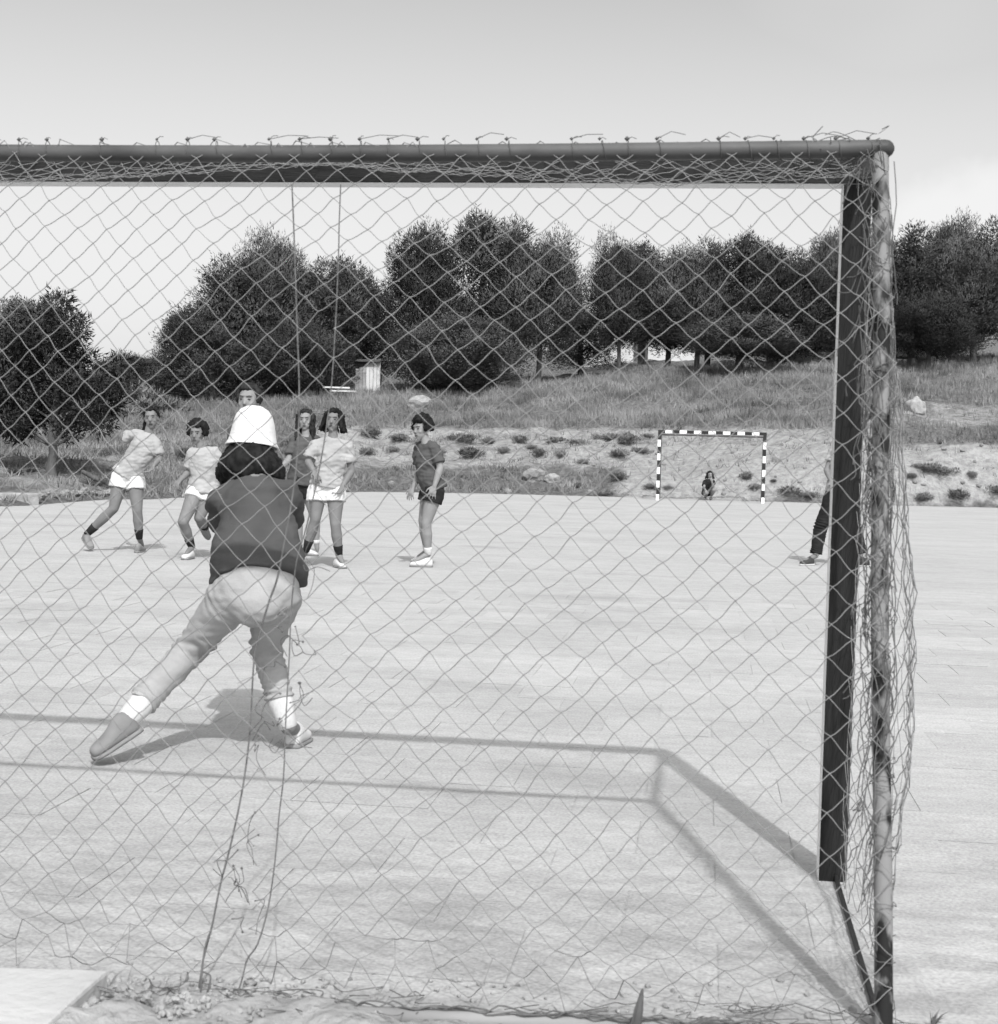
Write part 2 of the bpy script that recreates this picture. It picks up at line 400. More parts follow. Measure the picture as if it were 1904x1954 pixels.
def ground_z(x, y):
    u, d = ud(x, y)
    if u > 9000: return -0.06
    return height_ud(u, d, x, y)
EARTH = [  # (u0,u1, y0,y1, strength) zones of pale bare earth in the view
    (560, 1700, 815, 895, 0.55), (1180, 1700, 845, 955, 0.80), (1640, 2600, 848, 965, 0.75), (1640, 2600, 772, 815, 0.45),
    (-600, 260, 868, 950, 0.38), (250, 620, 880, 935, 0.12), (1500, 1700, 770, 850, 0.22)]
def earth_at(u, ypix):
    e = 0.12
    for (a, b, c, d, s) in EARTH:
        fx = min(1, max(0, min(u - a, b - u) / 60 + 0.5)); fy = min(1, max(0, min(ypix - c, d - ypix) / 14 + 0.5))
        e = max(e, s * fx * fy + 0.12 * (1 - fx * fy))
    return e
def build_ground():
    fov = np.arange(-26, 26.01, 0.2)
    outer = np.arange(32, 329, 8.0)
    ang = np.concatenate([fov, outer])
    rad = np.concatenate([[0.0, 2, 5, 10, 16, 20, 23], np.arange(24.5, 82, 0.42), np.arange(82, 126, 2.0), [135, 150, 180, 230, 300, 400, 600, 900, 1400, 2200]])
    na, nr = len(ang), len(rad)
    v = np.zeros((na * nr, 3)); e = np.zeros(na * nr)
    for i, a in enumerate(ang):
        dirv = FH * math.cos(R_(a)) + RH * math.sin(R_(a))
        inside = abs(a) <= 45 or abs(a) > 315
        ca = math.cos(R_(a))
        for j, r in enumerate(rad):
            x, y = dirv.x * r, dirv.y * r
            k = i * nr + j
            d = r * ca
            if d > 0.5 and ca > 0.35:
                u = math.tan(R_(a)) * F + PW / 2
                z = height_ud(u, d, x, y)
                yp = yh(u) + (CH - z) * F / d
                e[k] = earth_at(u, yp)
            else:
                z = -0.06; e[k] = 0.3
            v[k] = (x, y, z)
    f = []
    for i in range(na):
        i2 = (i + 1) % na
        for j in range(nr - 1):
            f.append((i * nr + j, i2 * nr + j, i2 * nr + j + 1, i * nr + j + 1))
    me = mesh_np('ground', v, np.array(f)[:, ::-1])
    at_ = me.attributes.new('earth', 'FLOAT', 'POINT'); at_.data.foreach_set('value', e.astype(np.float32))
    return tag(link('ground', me, M['ground'], smooth=True), 'sloping rough hillside and dry ground behind the court', None, None, 'structure')
build_ground()

# paved court: a thick slab of paving whose near part is laid with separate tiles
def build_court():
    edge = []
    for u in range(-500, 2401, 100):
        D, Z = col_knots(u); p = at(u, D[0] + 0.05); edge.append((p.x, p.y))
    near = [(13.5, 12.0), (13.5, 2.92), (-13, 2.92), (-16, 12)]
    poly = edge + near
    mb = MB(); n = len(poly)
    mb.add([(x, y, -0.0028) for x, y in poly] + [(x, y, -0.12) for x, y in poly],
           [tuple(range(n - 1, -1, -1))] + [(i, (i + 1) % n, n + (i + 1) % n, n + i) for i in range(n)])
    me = mb.mesh('court'); bm = bmesh.new(); bm.from_mesh(me); bmesh.ops.recalc_face_normals(bm, faces=bm.faces); bm.to_mesh(me); bm.free()
    court = tag(link('court', me, M['court']), 'pale dusty tiled sports court stretching to the far bank', None, None, 'structure')
    def tile_mesh(seed):
        r = random.Random(seed); w, d, h, b = 0.4755, 0.3960, 0.05, 0.0002
        x, y = w / 2, d / 2
        jx = [r.uniform(-0.0016, 0.0016) for _ in range(8)]
        top = [(-x + b + jx[0], -y + b + jx[1]), (x - b + jx[2], -y + b + jx[3]), (x - b + jx[4], y - b + jx[5]), (-x + b + jx[6], y - b + jx[7])]
        v = [(p[0], p[1], 0) for p in top] + [(-x, -y, -b), (x, -y, -b), (x, y, -b), (-x, y, -b)] + [(-x, -y, -h), (x, -y, -h), (x, y, -h), (-x, y, -h)]
        f = [(0, 1, 2, 3)]
        for i in range(4):
            k = (i + 1) % 4
            f += [(4 + i, 4 + k, k, i), (8 + i, 8 + k, 4 + k, 4 + i)]
        f.append((11, 10, 9, 8))
        me = bpy.data.meshes.new('paving_tile'); me.from_pydata(v, [], f); me.materials.append(M['tile']); return me
    tm = [tile_mesh(s) for s in range(6)]
    cand = []
    for r in range(0, 40):
        y = 3.12 + r * 0.40
        for c in range(-30, 30):
            x = 0.07 + c * 0.48 + (0.24 if r % 2 else 0.0)
            u, d = ud(x, y)
            if -60 < u < 1960: cand.append((d, x, y))
    cand.sort()
    for i, (d, x, y) in enumerate(cand[:300]):
        o = bpy.data.objects.new('paving_tile', tm[random.randrange(6)]); COL.objects.link(o); o.parent = court
        o.location = (x, y, random.uniform(-0.0012, 0.0012)); o.rotation_euler = (random.uniform(-.0015, .0015), random.uniform(-.0015, .0015), random.uniform(-.003, .003))
    return court
build_court()

# ------------------------------------------------------------------ near goal
X0, Y0 = 0.3652, 4.3467            # inner rear edge of the right front post
ZT = 2.0; PS = 0.08
RX, RY, RZ = X0 + 0.015, Y0 - 0.775, 1.94     # rear top corner
XL = X0 - 3.0
BY = 3.15                                       # rear ground bar
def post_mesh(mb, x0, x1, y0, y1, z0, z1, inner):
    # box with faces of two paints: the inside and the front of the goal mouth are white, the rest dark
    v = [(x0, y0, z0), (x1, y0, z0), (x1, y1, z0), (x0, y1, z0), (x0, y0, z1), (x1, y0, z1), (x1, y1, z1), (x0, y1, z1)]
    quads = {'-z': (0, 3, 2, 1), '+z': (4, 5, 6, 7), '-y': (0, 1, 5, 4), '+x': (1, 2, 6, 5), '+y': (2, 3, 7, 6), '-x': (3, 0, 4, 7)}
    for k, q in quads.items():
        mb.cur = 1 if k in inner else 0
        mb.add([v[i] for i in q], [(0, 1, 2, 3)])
    mb.cur = 0
def bevel_obj(o, w=0.004):
    b = o.modifiers.new('bevel', 'BEVEL'); b.width = w; b.segments = 2; b.limit_method = 'ANGLE'
goal = empty('handball_goal', (X0 - 1.5, Y0, 0), 'weathered dark handball goal in the foreground seen from behind, pipes at its back', 'goal')
def weld(me):
    bm = bmesh.new(); bm.from_mesh(me); bmesh.ops.remove_doubles(bm, verts=bm.verts, dist=1e-5); bm.to_mesh(me); bm.free()
for side in (1, -1):
    mb = MB(); xa = X0 if side > 0 else XL - PS
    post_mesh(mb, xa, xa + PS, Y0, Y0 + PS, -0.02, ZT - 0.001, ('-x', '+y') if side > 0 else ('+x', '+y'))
    me = mb.mesh('post'); weld(me)
    o = link('post', me, [M['post_dark'], M['post_white']], goal); bevel_obj(o)
    if side > 0: o['label'] = 'dark right goal post with a white inner face'
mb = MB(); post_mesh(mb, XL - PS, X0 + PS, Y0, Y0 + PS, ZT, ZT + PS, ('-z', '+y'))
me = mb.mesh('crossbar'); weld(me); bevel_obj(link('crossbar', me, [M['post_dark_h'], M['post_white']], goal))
mb = MB(); mb.tube([(XL - 0.06 - 0.02 * k, RY + 0.003 * math.sin(k), RZ + 0.002 * math.sin(k * 2.0)) for k in (0,)] + [(XL - 0.06 + (RX + 0.012 - XL + 0.06) * t, RY, RZ - 0.012 * math.sin(math.pi * t)) for t in [i / 12 for i in range(1, 13)]], 0.021, n=14)
mb.build('rear_top_pipe', M['pipe_dark'], goal, True)
RB = Vector((X0 + 0.045, BY, 0.0))
def rear_pole(xt, xb, name):
    mb = MB(); mb.tube([Vector((xt, RY, RZ - 0.012)) * (1 - t) + Vector((xb, BY, -0.05)) * t + Vector((0.003 * math.sin(t * 9), 0, 0)) for t in [i / 14 for i in range(15)]], 0.0195, n=14)
    return mb.build(name, M['pipe_flaky'], goal, True)
pole = rear_pole(RX, RB.x, 'rear_pole'); pole['label'] = 'rear pole with pale paint flaking off'
rear_pole(XL - 0.02, XL - 0.045, 'rear_pole')
for x, xf in ((RX, X0 + 0.045), (XL - 0.03, XL - 0.04)):
    mb = MB(); mb.tube([(x, RY + 0.01, RZ - 0.002), (xf, Y0 - 0.002, ZT + 0.028)], 0.018, n=12); mb.build('depth_pipe', M['pipe_dark'], goal, True)
    mb = MB(); a = Vector((xf + 0.005, Y0 + 0.02, 0.012)); b = Vector((x + 0.03, BY, 0.012)); q = (b - a)
    ra = Matrix.Rotation(math.atan2(q.y, q.x), 3, 'Z'); mb.box((a + b) / 2, (q.length, 0.009, 0.016), ra); mb.build('ground_rail', M['stripe_black'], goal)
gl = G(600, 1928, 0.010)
mb = MB(); mb.tube([(gl.x, gl.y, 0.004), ((gl.x + RB.x) / 2, (gl.y + BY) / 2 + 0.006, 0.006), (RB.x, BY, 0.004)], 0.019, n=12); mb.build('rear_ground_bar', M['pipe_pale'], goal, True)

# ------------------------------------------------------------------ goal net
net = empty('goal_net', (X0 - 1.5, RY, 0), 'torn grey diamond mesh net hung over the back of the near goal', 'net')
CR = 0.00112
def nz1(x, y, s): return mnoise.noise(Vector((x, y, s)))
class Strands:
    def __init__(s): s.v = []; s.f = []; s.n = 0
    def cord(s, pts, r, n=4):
        P = np.array([tuple(p) for p in pts]); m = len(P)
        T = np.gradient(P, axis=0) if m > 2 else np.repeat((P[1:] - P[:1]), 2, 0)
        T /= np.linalg.norm(T, axis=1)[:, None] + 1e-12
        ref = np.array([0.3, 0.8, 0.52]); A = np.cross(T, ref); A /= np.linalg.norm(A, axis=1)[:, None] + 1e-12; B = np.cross(T, A)
        an = np.arange(n) * 2 * np.pi / n
        V = P[:, None, :] + r * (np.cos(an)[None, :, None] * A[:, None, :] + np.sin(an)[None, :, None] * B[:, None, :])
        b = s.n; s.v.append(V.reshape(-1, 3)); s.n += m * n
        for i in range(m - 1):
            for k in range(n):
                k2 = (k + 1) % n; s.f.append((b + i * n + k, b + i * n + k2, b + (i + 1) * n + k2, b + (i + 1) * n + k))
    def knot(s, p, r):
        p = np.array(tuple(p)); o = np.array([[1, 0, 0], [-1, 0, 0], [0, 1, 0], [0, -1, 0], [0, 0, 1], [0, 0, -1]], float) * r * (0.8 + 0.5 * random.random())
        b = s.n; s.v.append(p + o); s.n += 6
        for q in ((0, 2, 4, 4), (2, 1, 4, 4), (1, 3, 4, 4), (3, 0, 4, 4), (2, 0, 5, 5), (1, 2, 5, 5), (3, 1, 5, 5), (0, 3, 5, 5)): s.f.append((b + q[0], b + q[1], b + q[2], b + q[3]))
    def build(s, name, m, parent):
        f = [q if q[2] != q[3] else q[:3] for q in s.f]
        return link(name, mesh_np(name, np.concatenate(s.v), f), m, parent, True)
def lattice(surf, cols, rows, st, r, skip=None, bend=0.10, sub=4, seed=0):
    P = {}
    for j in range(rows + 1):
        for i in range(cols + 1):
            if (i + j) % 2 == 0: P[i, j] = surf(i / cols, j / rows)
    for (i, j), p in P.items():
        if skip is None or not skip(p, True): st.knot(p, r * 1.75)
        for di in (-1, 1):
            q = P.get((i + di, j + 1))
            if q is None: continue
            mid = (p + q) / 2
            if skip is not None and skip(mid, False): continue
            d = q - p; pts = []
            side = Vector((0, 0, -1)) * d.length * bend * (0.6 + 0.8 * random.random())
            for k in range(sub + 1):
                t = k / sub; pts.append(p + d * t + side * math.sin(2 * math.pi * t) * -0.45 * di * di + Vector((0, 0, -1)) * d.length * 0.035 * math.sin(math.pi * t))
            st.cord(pts, r)
# back panel: from the rear top pipe slanting out to the rear ground bar
TOPL = Vector((XL - 0.02, RY - 0.012, RZ + 0.012)); TOPR = Vector((RX + 0.01, RY - 0.012, RZ + 0.012))
BOTL = Vector((XL - 0.10, BY - 0.03, 0.02)); BOTR = Vector((RB.x + 0.0, BY - 0.01, 0.02))
def back_surf(a, b):
    b2 = b ** 1.0 * (0.93 + 0.07 * b)
    p = (TOPL * (1 - a) + TOPR * a) * (1 - b2) + (BOTL * (1 - a) + BOTR * a) * b2
    w = math.sin(math.pi * min(1, max(0, b)))
    p = p + Vector((0.014 * nz1(a * 5, b * 4, 1.3) * 1.6, -0.06 * w * (0.6 + nz1(a * 3, b * 2, 5.1)), 0.016 * nz1(a * 6, b * 5, 9.2)))
    p += Vector((0.020 * w * math.sin(a * 7.0 + 0.8), 0, 0.012 * w * math.sin(a * 9 + 2)))
    p += Vector((random.uniform(-1, 1) * 0.005 + 0.010 * nz1(a * 14, b * 9, 8.8), 0, random.uniform(-1, 1) * 0.005 + 0.010 * nz1(a * 13, b * 10, 3.3)))
    if b > 0.955: p += Vector((random.uniform(-.02, .02), random.uniform(-.04, .06), random.uniform(0, .035)))
    p.z = max(p.z, 0.006)
    return p
TEAR = [(605, 340), (612, 500), (612, 760), (590, 930), (566, 1080), (556, 1260), (520, 1400), (497, 1560), (462, 1720), (430, 1880), (420, 1960)]
def pix(P):
    d = P - CAM; z = d.dot(FWD); return PW / 2 + F * d.dot(RGT) / z, PH / 2 - F * d.dot(UPV) / z
TY_ = [t[1] for t in TEAR]; TX_ = [t[0] for t in TEAR]
trng = random.Random(5)
def tear_skip(p, is_knot):
    u, v = pix(p)
    if v < 330 or v > 1950: return False
    c = np.interp(v, TY_, TX_); w = 12 if v < 980 else 24
    if abs(u - c) < w: return (not is_knot) and trng.random() < (0.55 if v < 980 else 0.62)
    return False
st = Strands(); lattice(back_surf, 76, 50, st, CR, tear_skip, bend=0.055); st.build('back_panel', M['cord'], net)
# top panel, sagging between the pipe and the crossbar
def top_surf(a, b):
    p = (Vector((XL, RY, RZ + 0.02)) * (1 - a) + Vector((RX, RY, RZ + 0.02)) * a) * (1 - b) + (Vector((XL, Y0 + 0.03, ZT + PS)) * (1 - a) + Vector((X0 + .04, Y0 + 0.03, ZT + PS)) * a) * b
    s = math.sin(math.pi * b) ** 0.8 * (0.55 + 0.75 * abs(math.sin(a * 5.0 + 0.6)) + 0.25 * nz1(a * 8, b * 3, 2.2))
    p += Vector((0.03 * nz1(a * 9, b * 3, 4.4) + random.uniform(-.008, .008), random.uniform(-.006, .006), -0.062 * s + random.uniform(-.006, .006)))
    return p
st = Strands(); lattice(top_surf, 60, 12, st, CR, bend=0.06, sub=3); st.build('top_panel', M['cord'], net)
# side panel on the right, bulging outwards
def side_surf(a, b):
    z = 1.97 * (1 - b) + 0.012 * b
    top = Vector((RX + 0.012, RY, 1.95)) * (1 - a) + Vector((X0 + 0.085, Y0 + 0.03, 2.07)) * a
    bot = Vector((RB.x + 0.012, BY, 0.012)) * (1 - a) + Vector((X0 + 0.06, Y0 - 0.02, 0.012)) * a
    p = top * (1 - b) + bot * b
    prof = np.interp(b, [0, 0.12, 0.25, 0.45, 0.6, 0.75, 0.88, 0.93, 1.0], [0.01, 0.02, 0.04, 0.08, 0.112, 0.095, 0.028, 0.015, 0.035])
    p.x += prof * math.sin(math.pi * min(1, a * 1.15 + 0.06)) ** 0.6 * (0.85 + 0.35 * nz1(a * 4, b * 9, 3.7))
    p += Vector((random.uniform(-.006, .006), 0.02 * nz1(a * 3, b * 7, 1.1) + random.uniform(-.008, .008), 0.02 * nz1(a * 5, b * 8, 6.6) + random.uniform(-.008, .008)))
    return p
st = Strands(); lattice(side_surf, 22, 50, st, CR * 0.9, bend=0.14, sub=3); st.build('side_panel', M['cord'], net)
# lacing that ties the net over the top pipe
st = Strands()
x = XL
while x < RX - 0.09:
    x += random.uniform(0.062, 0.082)
    if random.random() < 0.3: continue
    ph = random.uniform(-0.3, 0.3); pts = []; sl = random.uniform(0.01, 0.03)
    for k in range(15):
        an = math.pi * 0.9 - k / 14 * math.pi * 1.9 + ph
        pts.append(Vector((x + sl * k / 14, RY - math.cos(an) * 0.0235, RZ + math.sin(an) * 0.0235 - 0.004)))
    st.cord(pts, CR)
    top = Vector((x, RY, RZ + 0.024)); st.knot(top, 0.0055)
    e = top + Vector((random.uniform(0.008, 0.028), random.uniform(-.01, .01), random.uniform(-0.002, 0.010)))
    st.cord([top, (top + e) / 2 + Vector((0, 0, 0.004)), e], CR * 0.8)
    if random.random() < 0.55 and X0 - 0.05 > x > X0 - 1.7:
        e2 = top + Vector((random.uniform(0.05, 0.12), random.uniform(-.01, .01), random.uniform(0.0, 0.012)))
        st.cord([top, top * .5 + e2 * .5 + Vector((0, 0, random.uniform(0.004, 0.016))), e2], CR * 0.8)
for k in range(34):        # wraps round the rear pole and the corner
    t = random.random() ** 1.0; c = Vector((RX, RY, RZ)) * (1 - t) + Vector((RB.x, BY, 0)) * t
    pts = []; a0 = random.uniform(0, 6.28); tilt = random.uniform(-.05, .05)
    for i in range(10):
        an = a0 + i / 9 * random.uniform(3, 4.2); rr = 0.0225 + random.uniform(0, .006)
        pts.append(c + Vector((math.cos(an) * rr, math.sin(an) * rr, tilt * i / 9 + random.uniform(-.004, .004))))
    st.cord(crom(pts, 2), CR * 0.85)
for k in range(26):        # bunched cords at the corner
    a = Vector((X0 + random.uniform(-.14, .01), RY + random.uniform(-.03, .04), RZ + random.uniform(-.02, .03)))
    b = a + Vector((random.uniform(-.10, .02), random.uniform(-.04, .1), random.uniform(-.10, .03)))
    st.cord(crom([a, jit((a + b) / 2, 0.02), b], 4), CR * 0.85)
for k in range(46):
    t0 = random.uniform(0, 0.55); ln = random.uniform(0.15, 0.45); pts = []; a0 = random.uniform(0, 6.28)
    for i in range(9):
        t = min(0.98, t0 + ln * i / 8); c = Vector((RX, RY, RZ)) * (1 - t) + Vector((RB.x, BY, 0)) * t; an = a0 + i * random.uniform(-.5, .6)
        pts.append(c + Vector((math.cos(an) * random.uniform(.022, .036) - 0.01 * (k % 3), math.sin(an) * .026 - .004, 0)))
    st.cord(crom(pts, 2), CR * 1.1)
for k in range(60):
    t = random.random() ** 1.5 * 0.9; c = Vector((RX, RY, RZ)) * (1 - t) + Vector((RB.x, BY, 0)) * t; pts = [c + Vector((random.uniform(-.055, .012), -.026, random.uniform(-.03, .03)))]
    for i in range(3): pts.append(pts[-1] + Vector((random.uniform(-.022, .014), random.uniform(-.004, .004), random.uniform(-.05, .01))))
    st.cord(crom(pts, 3), CR * 1.1)
st.build('lacing', M['rope'], net)['kind'] = 'stuff'
# loose cords of the torn seam
NP0 = (TOPL + TOPR) / 2; NN = (TOPR - TOPL).cross(BOTL - TOPL).normalized()
def onnet(px, py, off=0.0): return plane_hit(px, py, NP0 + NN * off, NN)
sA = [(557, 352), (561, 450), (566, 600), (571, 760), (566, 880), (556, 960), (545, 1020), (530, 1100), (514, 1146), (498, 1200), (485, 1256), (477, 1392), (467, 1478), (455, 1545), (437, 1625), (420, 1690), (404, 1770), (397, 1790), (390, 1815), (386, 1850), (383, 1893)]
sB = [(650, 352), (647, 430), (646, 480), (640, 620), (630, 760), (612, 880), (586, 1000), (566, 1070), (556, 1160), (552, 1250), (545, 1380), (541, 1480), (532, 1560), (525, 1640), (512, 1730), (492, 1800), (472, 1830), (462, 1868), (452, 1900)]
st = Strands()
st.cord(crom([onnet(*p, 0.01) for p in sA], 4), 0.0026)
st.cord(crom([onnet(*p, 0.008) for p in sB], 4), 0.0020)
st.cord(crom([onnet(*p, 0.015) for p in [(404, 1768), (388, 1830), (384, 1860), (378, 1900), (384, 1858), (395, 1858), (402, 1866), (395, 1895), (384, 1900)]], 3), 0.0026)
for k in range(30):
    v = random.uniform(360, 1900) if k < 8 else random.uniform(1100, 1905)
    c = np.interp(v, TY_, TX_) + random.uniform(-34, 34); pts = [onnet(c, v, random.uniform(0, .02))]
    for i in range(random.randint(3, 5)):
        c += random.uniform(-24, 24); v += random.uniform(-18, 34); pts.append(onnet(c, min(v, 1912), random.uniform(0, .02)))
    st.cord(crom(pts, 3), CR * random.uniform(0.8, 1.1)); st.knot(pts[0], 0.003)
st.build('torn_cord', M['rope'], net)['kind'] = 'stuff'
# frayed foot of the net trailing along the ground bar
st = Strands()
for k in range(46):
    u = random.uniform(-40, 1690); v = 1893 + 0.036 * (u - 380) + random.uniform(-16, 22)
    pts = []
    for i in range(5):
        pts.append(G(u + i * random.uniform(10, 34), v + random.uniform(-9, 9) + i * 1.2, random.uniform(0.004, 0.03)))
    st.cord(crom(pts, 3), CR * random.uniform(0.8, 1.1))
for k in range(3):
    pts = []
    for i in range(40):
        u = 640 + i * 26 + random.uniform(-4, 4); q = G(u, 1912 + (u - 600) * 0.056, 0.026); pts.append(q + Vector((0, random.uniform(-.008, .008), random.uniform(-.006, .012))))
    st.cord(crom(pts, 2), 0.0022)
st.build('bottom_cord', M['rope'], net)['kind'] = 'stuff'

# ------------------------------------------------------------------ trees
def foliage(blobs, n_per_m2, L, W, seed, up=0.35, inner=0.25):
    r = np.random.default_rng(seed); V = []; NR = []
    for (c, rad) in blobs:
        c = np.array(c); rad = np.array(rad, float)
        area = 4 * np.pi * ((rad[0] * rad[1]) ** 1.6 / 3 + (rad[0] * rad[2]) ** 1.6 / 3 + (rad[1] * rad[2]) ** 1.6 / 3) ** (1 / 1.6)
        n = max(20, int(area * n_per_m2))
        d = r.normal(size=(n, 3)); d /= np.linalg.norm(d, axis=1)[:, None]
        # lumpy radius so the outline breaks up
        ph = r.uniform(0, 6.28, 6)
        lump = 1 + 0.26 * np.sin(d[:, 0] * 5 + ph[0]) * np.sin(d[:, 2] * 6 + ph[1]) + 0.18 * np.sin(d[:, 1] * 9 + ph[2]) * np.sin(d[:, 0] * 8 + ph[3])
        k = np.where(r.random(n) < inner, r.uniform(0.35, 0.85, n), r.uniform(0.80, 1.18, n) ** 1.2) * lump
        p = c + d * rad * k[:, None]
        o = d + r.normal(size=(n, 3)) * 0.55; o[:, 2] += up; o /= np.linalg.norm(o, axis=1)[:, None]
        s = np.cross(o, r.normal(size=(n, 3))); s /= np.linalg.norm(s, axis=1)[:, None] + 1e-9
        l = L * r.uniform(0.6, 1.3, n)[:, None]; w = W * r.uniform(0.7, 1.3, n)[:, None]
        tri = np.stack([p - s * w, p + s * w, p + o * l], 1)
        nd = d / rad; nd /= np.linalg.norm(nd, axis=1)[:, None]
        gn = np.cross(tri[:, 1] - tri[:, 0], tri[:, 2] - tri[:, 0]); sw_ = (gn * nd).sum(1) < 0
        tri[sw_] = tri[sw_][:, [1, 0, 2]]
        gn[sw_] *= -1; gn /= np.linalg.norm(gn, axis=1)[:, None] + 1e-9
        nn = nd * 0.72 + gn * 0.28 + r.normal(size=(n, 3)) * 0.10; nn /= np.linalg.norm(nn, axis=1)[:, None]
        V.append(tri.reshape(-1, 3)); NR.append(np.repeat(nn, 3, 0))
    v = np.concatenate(V); f = np.arange(len(v)).reshape(-1, 3)
    LEAFN[0] = np.concatenate(NR)
    return v, f
LEAFN = [None]
def leaf_mesh(name, v, f):
    me = mesh_np(name, v, f); me.polygons.foreach_set('use_smooth', [True] * len(me.polygons))
    me.normals_split_custom_set_from_vertices(LEAFN[0].astype(np.float32)); return me
def pine_variant(seed, h=8.0, w=2.2, low=0.18, shoots=10, dens=105, L=0.20, W=0.024, kind='round'):
    r = random.Random(seed); blobs = []; limbs = MB()
    lean = Vector((r.uniform(-.3, .3), r.uniform(-.3, .3), 0))
    def axis(t): return Vector((0, 0, h * t)) + lean * t * t * 1.5
    limbs.tube([axis(t * 0.92) for t in [i / 8 for i in range(9)]], [0.17 * h / 8 * (1 - 0.85 * i / 8) + 0.02 for i in range(9)], n=8)
    n = int(26 * w / 2.2)
    for i in range(n):
        t = low + (0.93 - low) * (i + r.random() * 0.8) / n
        prof = (math.sin(math.pi * min(1, ((t - low) / (1.02 - low)) ** 0.75 * 0.92 + 0.08))) ** 0.6
        if kind == 'cone': prof = (1.05 - t) ** 0.8 * 1.15
        an = i * 2.4 + r.uniform(-.5, .5); rr = w * prof * r.uniform(0.45, 0.85)
        c = axis(t) + Vector((math.cos(an) * rr, math.sin(an) * rr, r.uniform(-.2, .3)))
        limbs.tube([axis(max(0.05, t - 0.08)), (axis(t) + c) / 2, c], [0.05, 0.035, 0.015], n=5)
        q = r.uniform(0.30, 0.50) * w * (0.55 + 0.5 * prof)
        blobs.append((c, (q * 0.92, q * 0.92, q * r.uniform(0.85, 1.35))))
    for i in range(shoots * 3):
        an = r.uniform(0, 6.28); rr = w * r.uniform(0.0, 0.85); t = r.uniform(0.74, 0.99) - 0.30 * (rr / w) ** 1.5 * (0.6 + r.random())
        c = axis(t) + Vector((math.cos(an) * rr, math.sin(an) * rr, 0)); q = r.uniform(0.09, 0.17) * w
        blobs.append((c, (q * 0.75, q * 0.75, q * r.uniform(1.5, 2.4))))
    v, f = foliage(blobs, dens, L, W, seed, up=0.9)
    me = leaf_mesh('crown', v, f); return me, limbs.mesh('trunk')
VARS = []
for s, kw in enumerate([dict(w=2.6), dict(w=2.0, shoots=14), dict(w=3.2, low=0.12, shoots=16), dict(w=2.3, kind='cone', shoots=8), dict(w=2.8, low=0.3, shoots=14), dict(w=1.6, low=0.15, shoots=9)]):
    VARS.append(pine_variant(100 + s, **kw))
def plant(name, label, cat, group, var, u, d, ytop, halfw, leaf, trunk='bark', part=('crown', 'trunk'), base_w=None):
    p = at(u, d); z = ground_z(p.x, p.y)
    ztop = CH - (ytop - yh(u)) * d / F
    e = empty(name, (p.x, p.y, z - 0.05), label, cat, group)
    cr, tr = var
    co = np.empty(len(cr.vertices) * 3, np.float32); cr.vertices.foreach_get('co', co); co = co.reshape(-1, 3)
    hh = np.percentile(co[:, 2], 99.7); ww = np.percentile(np.abs(co[:, 0]), 98)
    sz = (ztop - z) / hh; sx = (halfw * 1.3 * d / F) / ww
    for me, nm, m in ((cr, part[0], leaf), (tr, part[1], trunk)):
        o = bpy.data.objects.new(nm, me); COL.objects.link(o); o.parent = e
        if len(me.materials) == 0: me.materials.append(M[m])
        o.material_slots[0].link = 'OBJECT'; o.material_slots[0].material = M[m]
    e.scale = (sx, sx, sz); e.rotation_euler = (0, 0, random.uniform(0, 6.28))
    return e
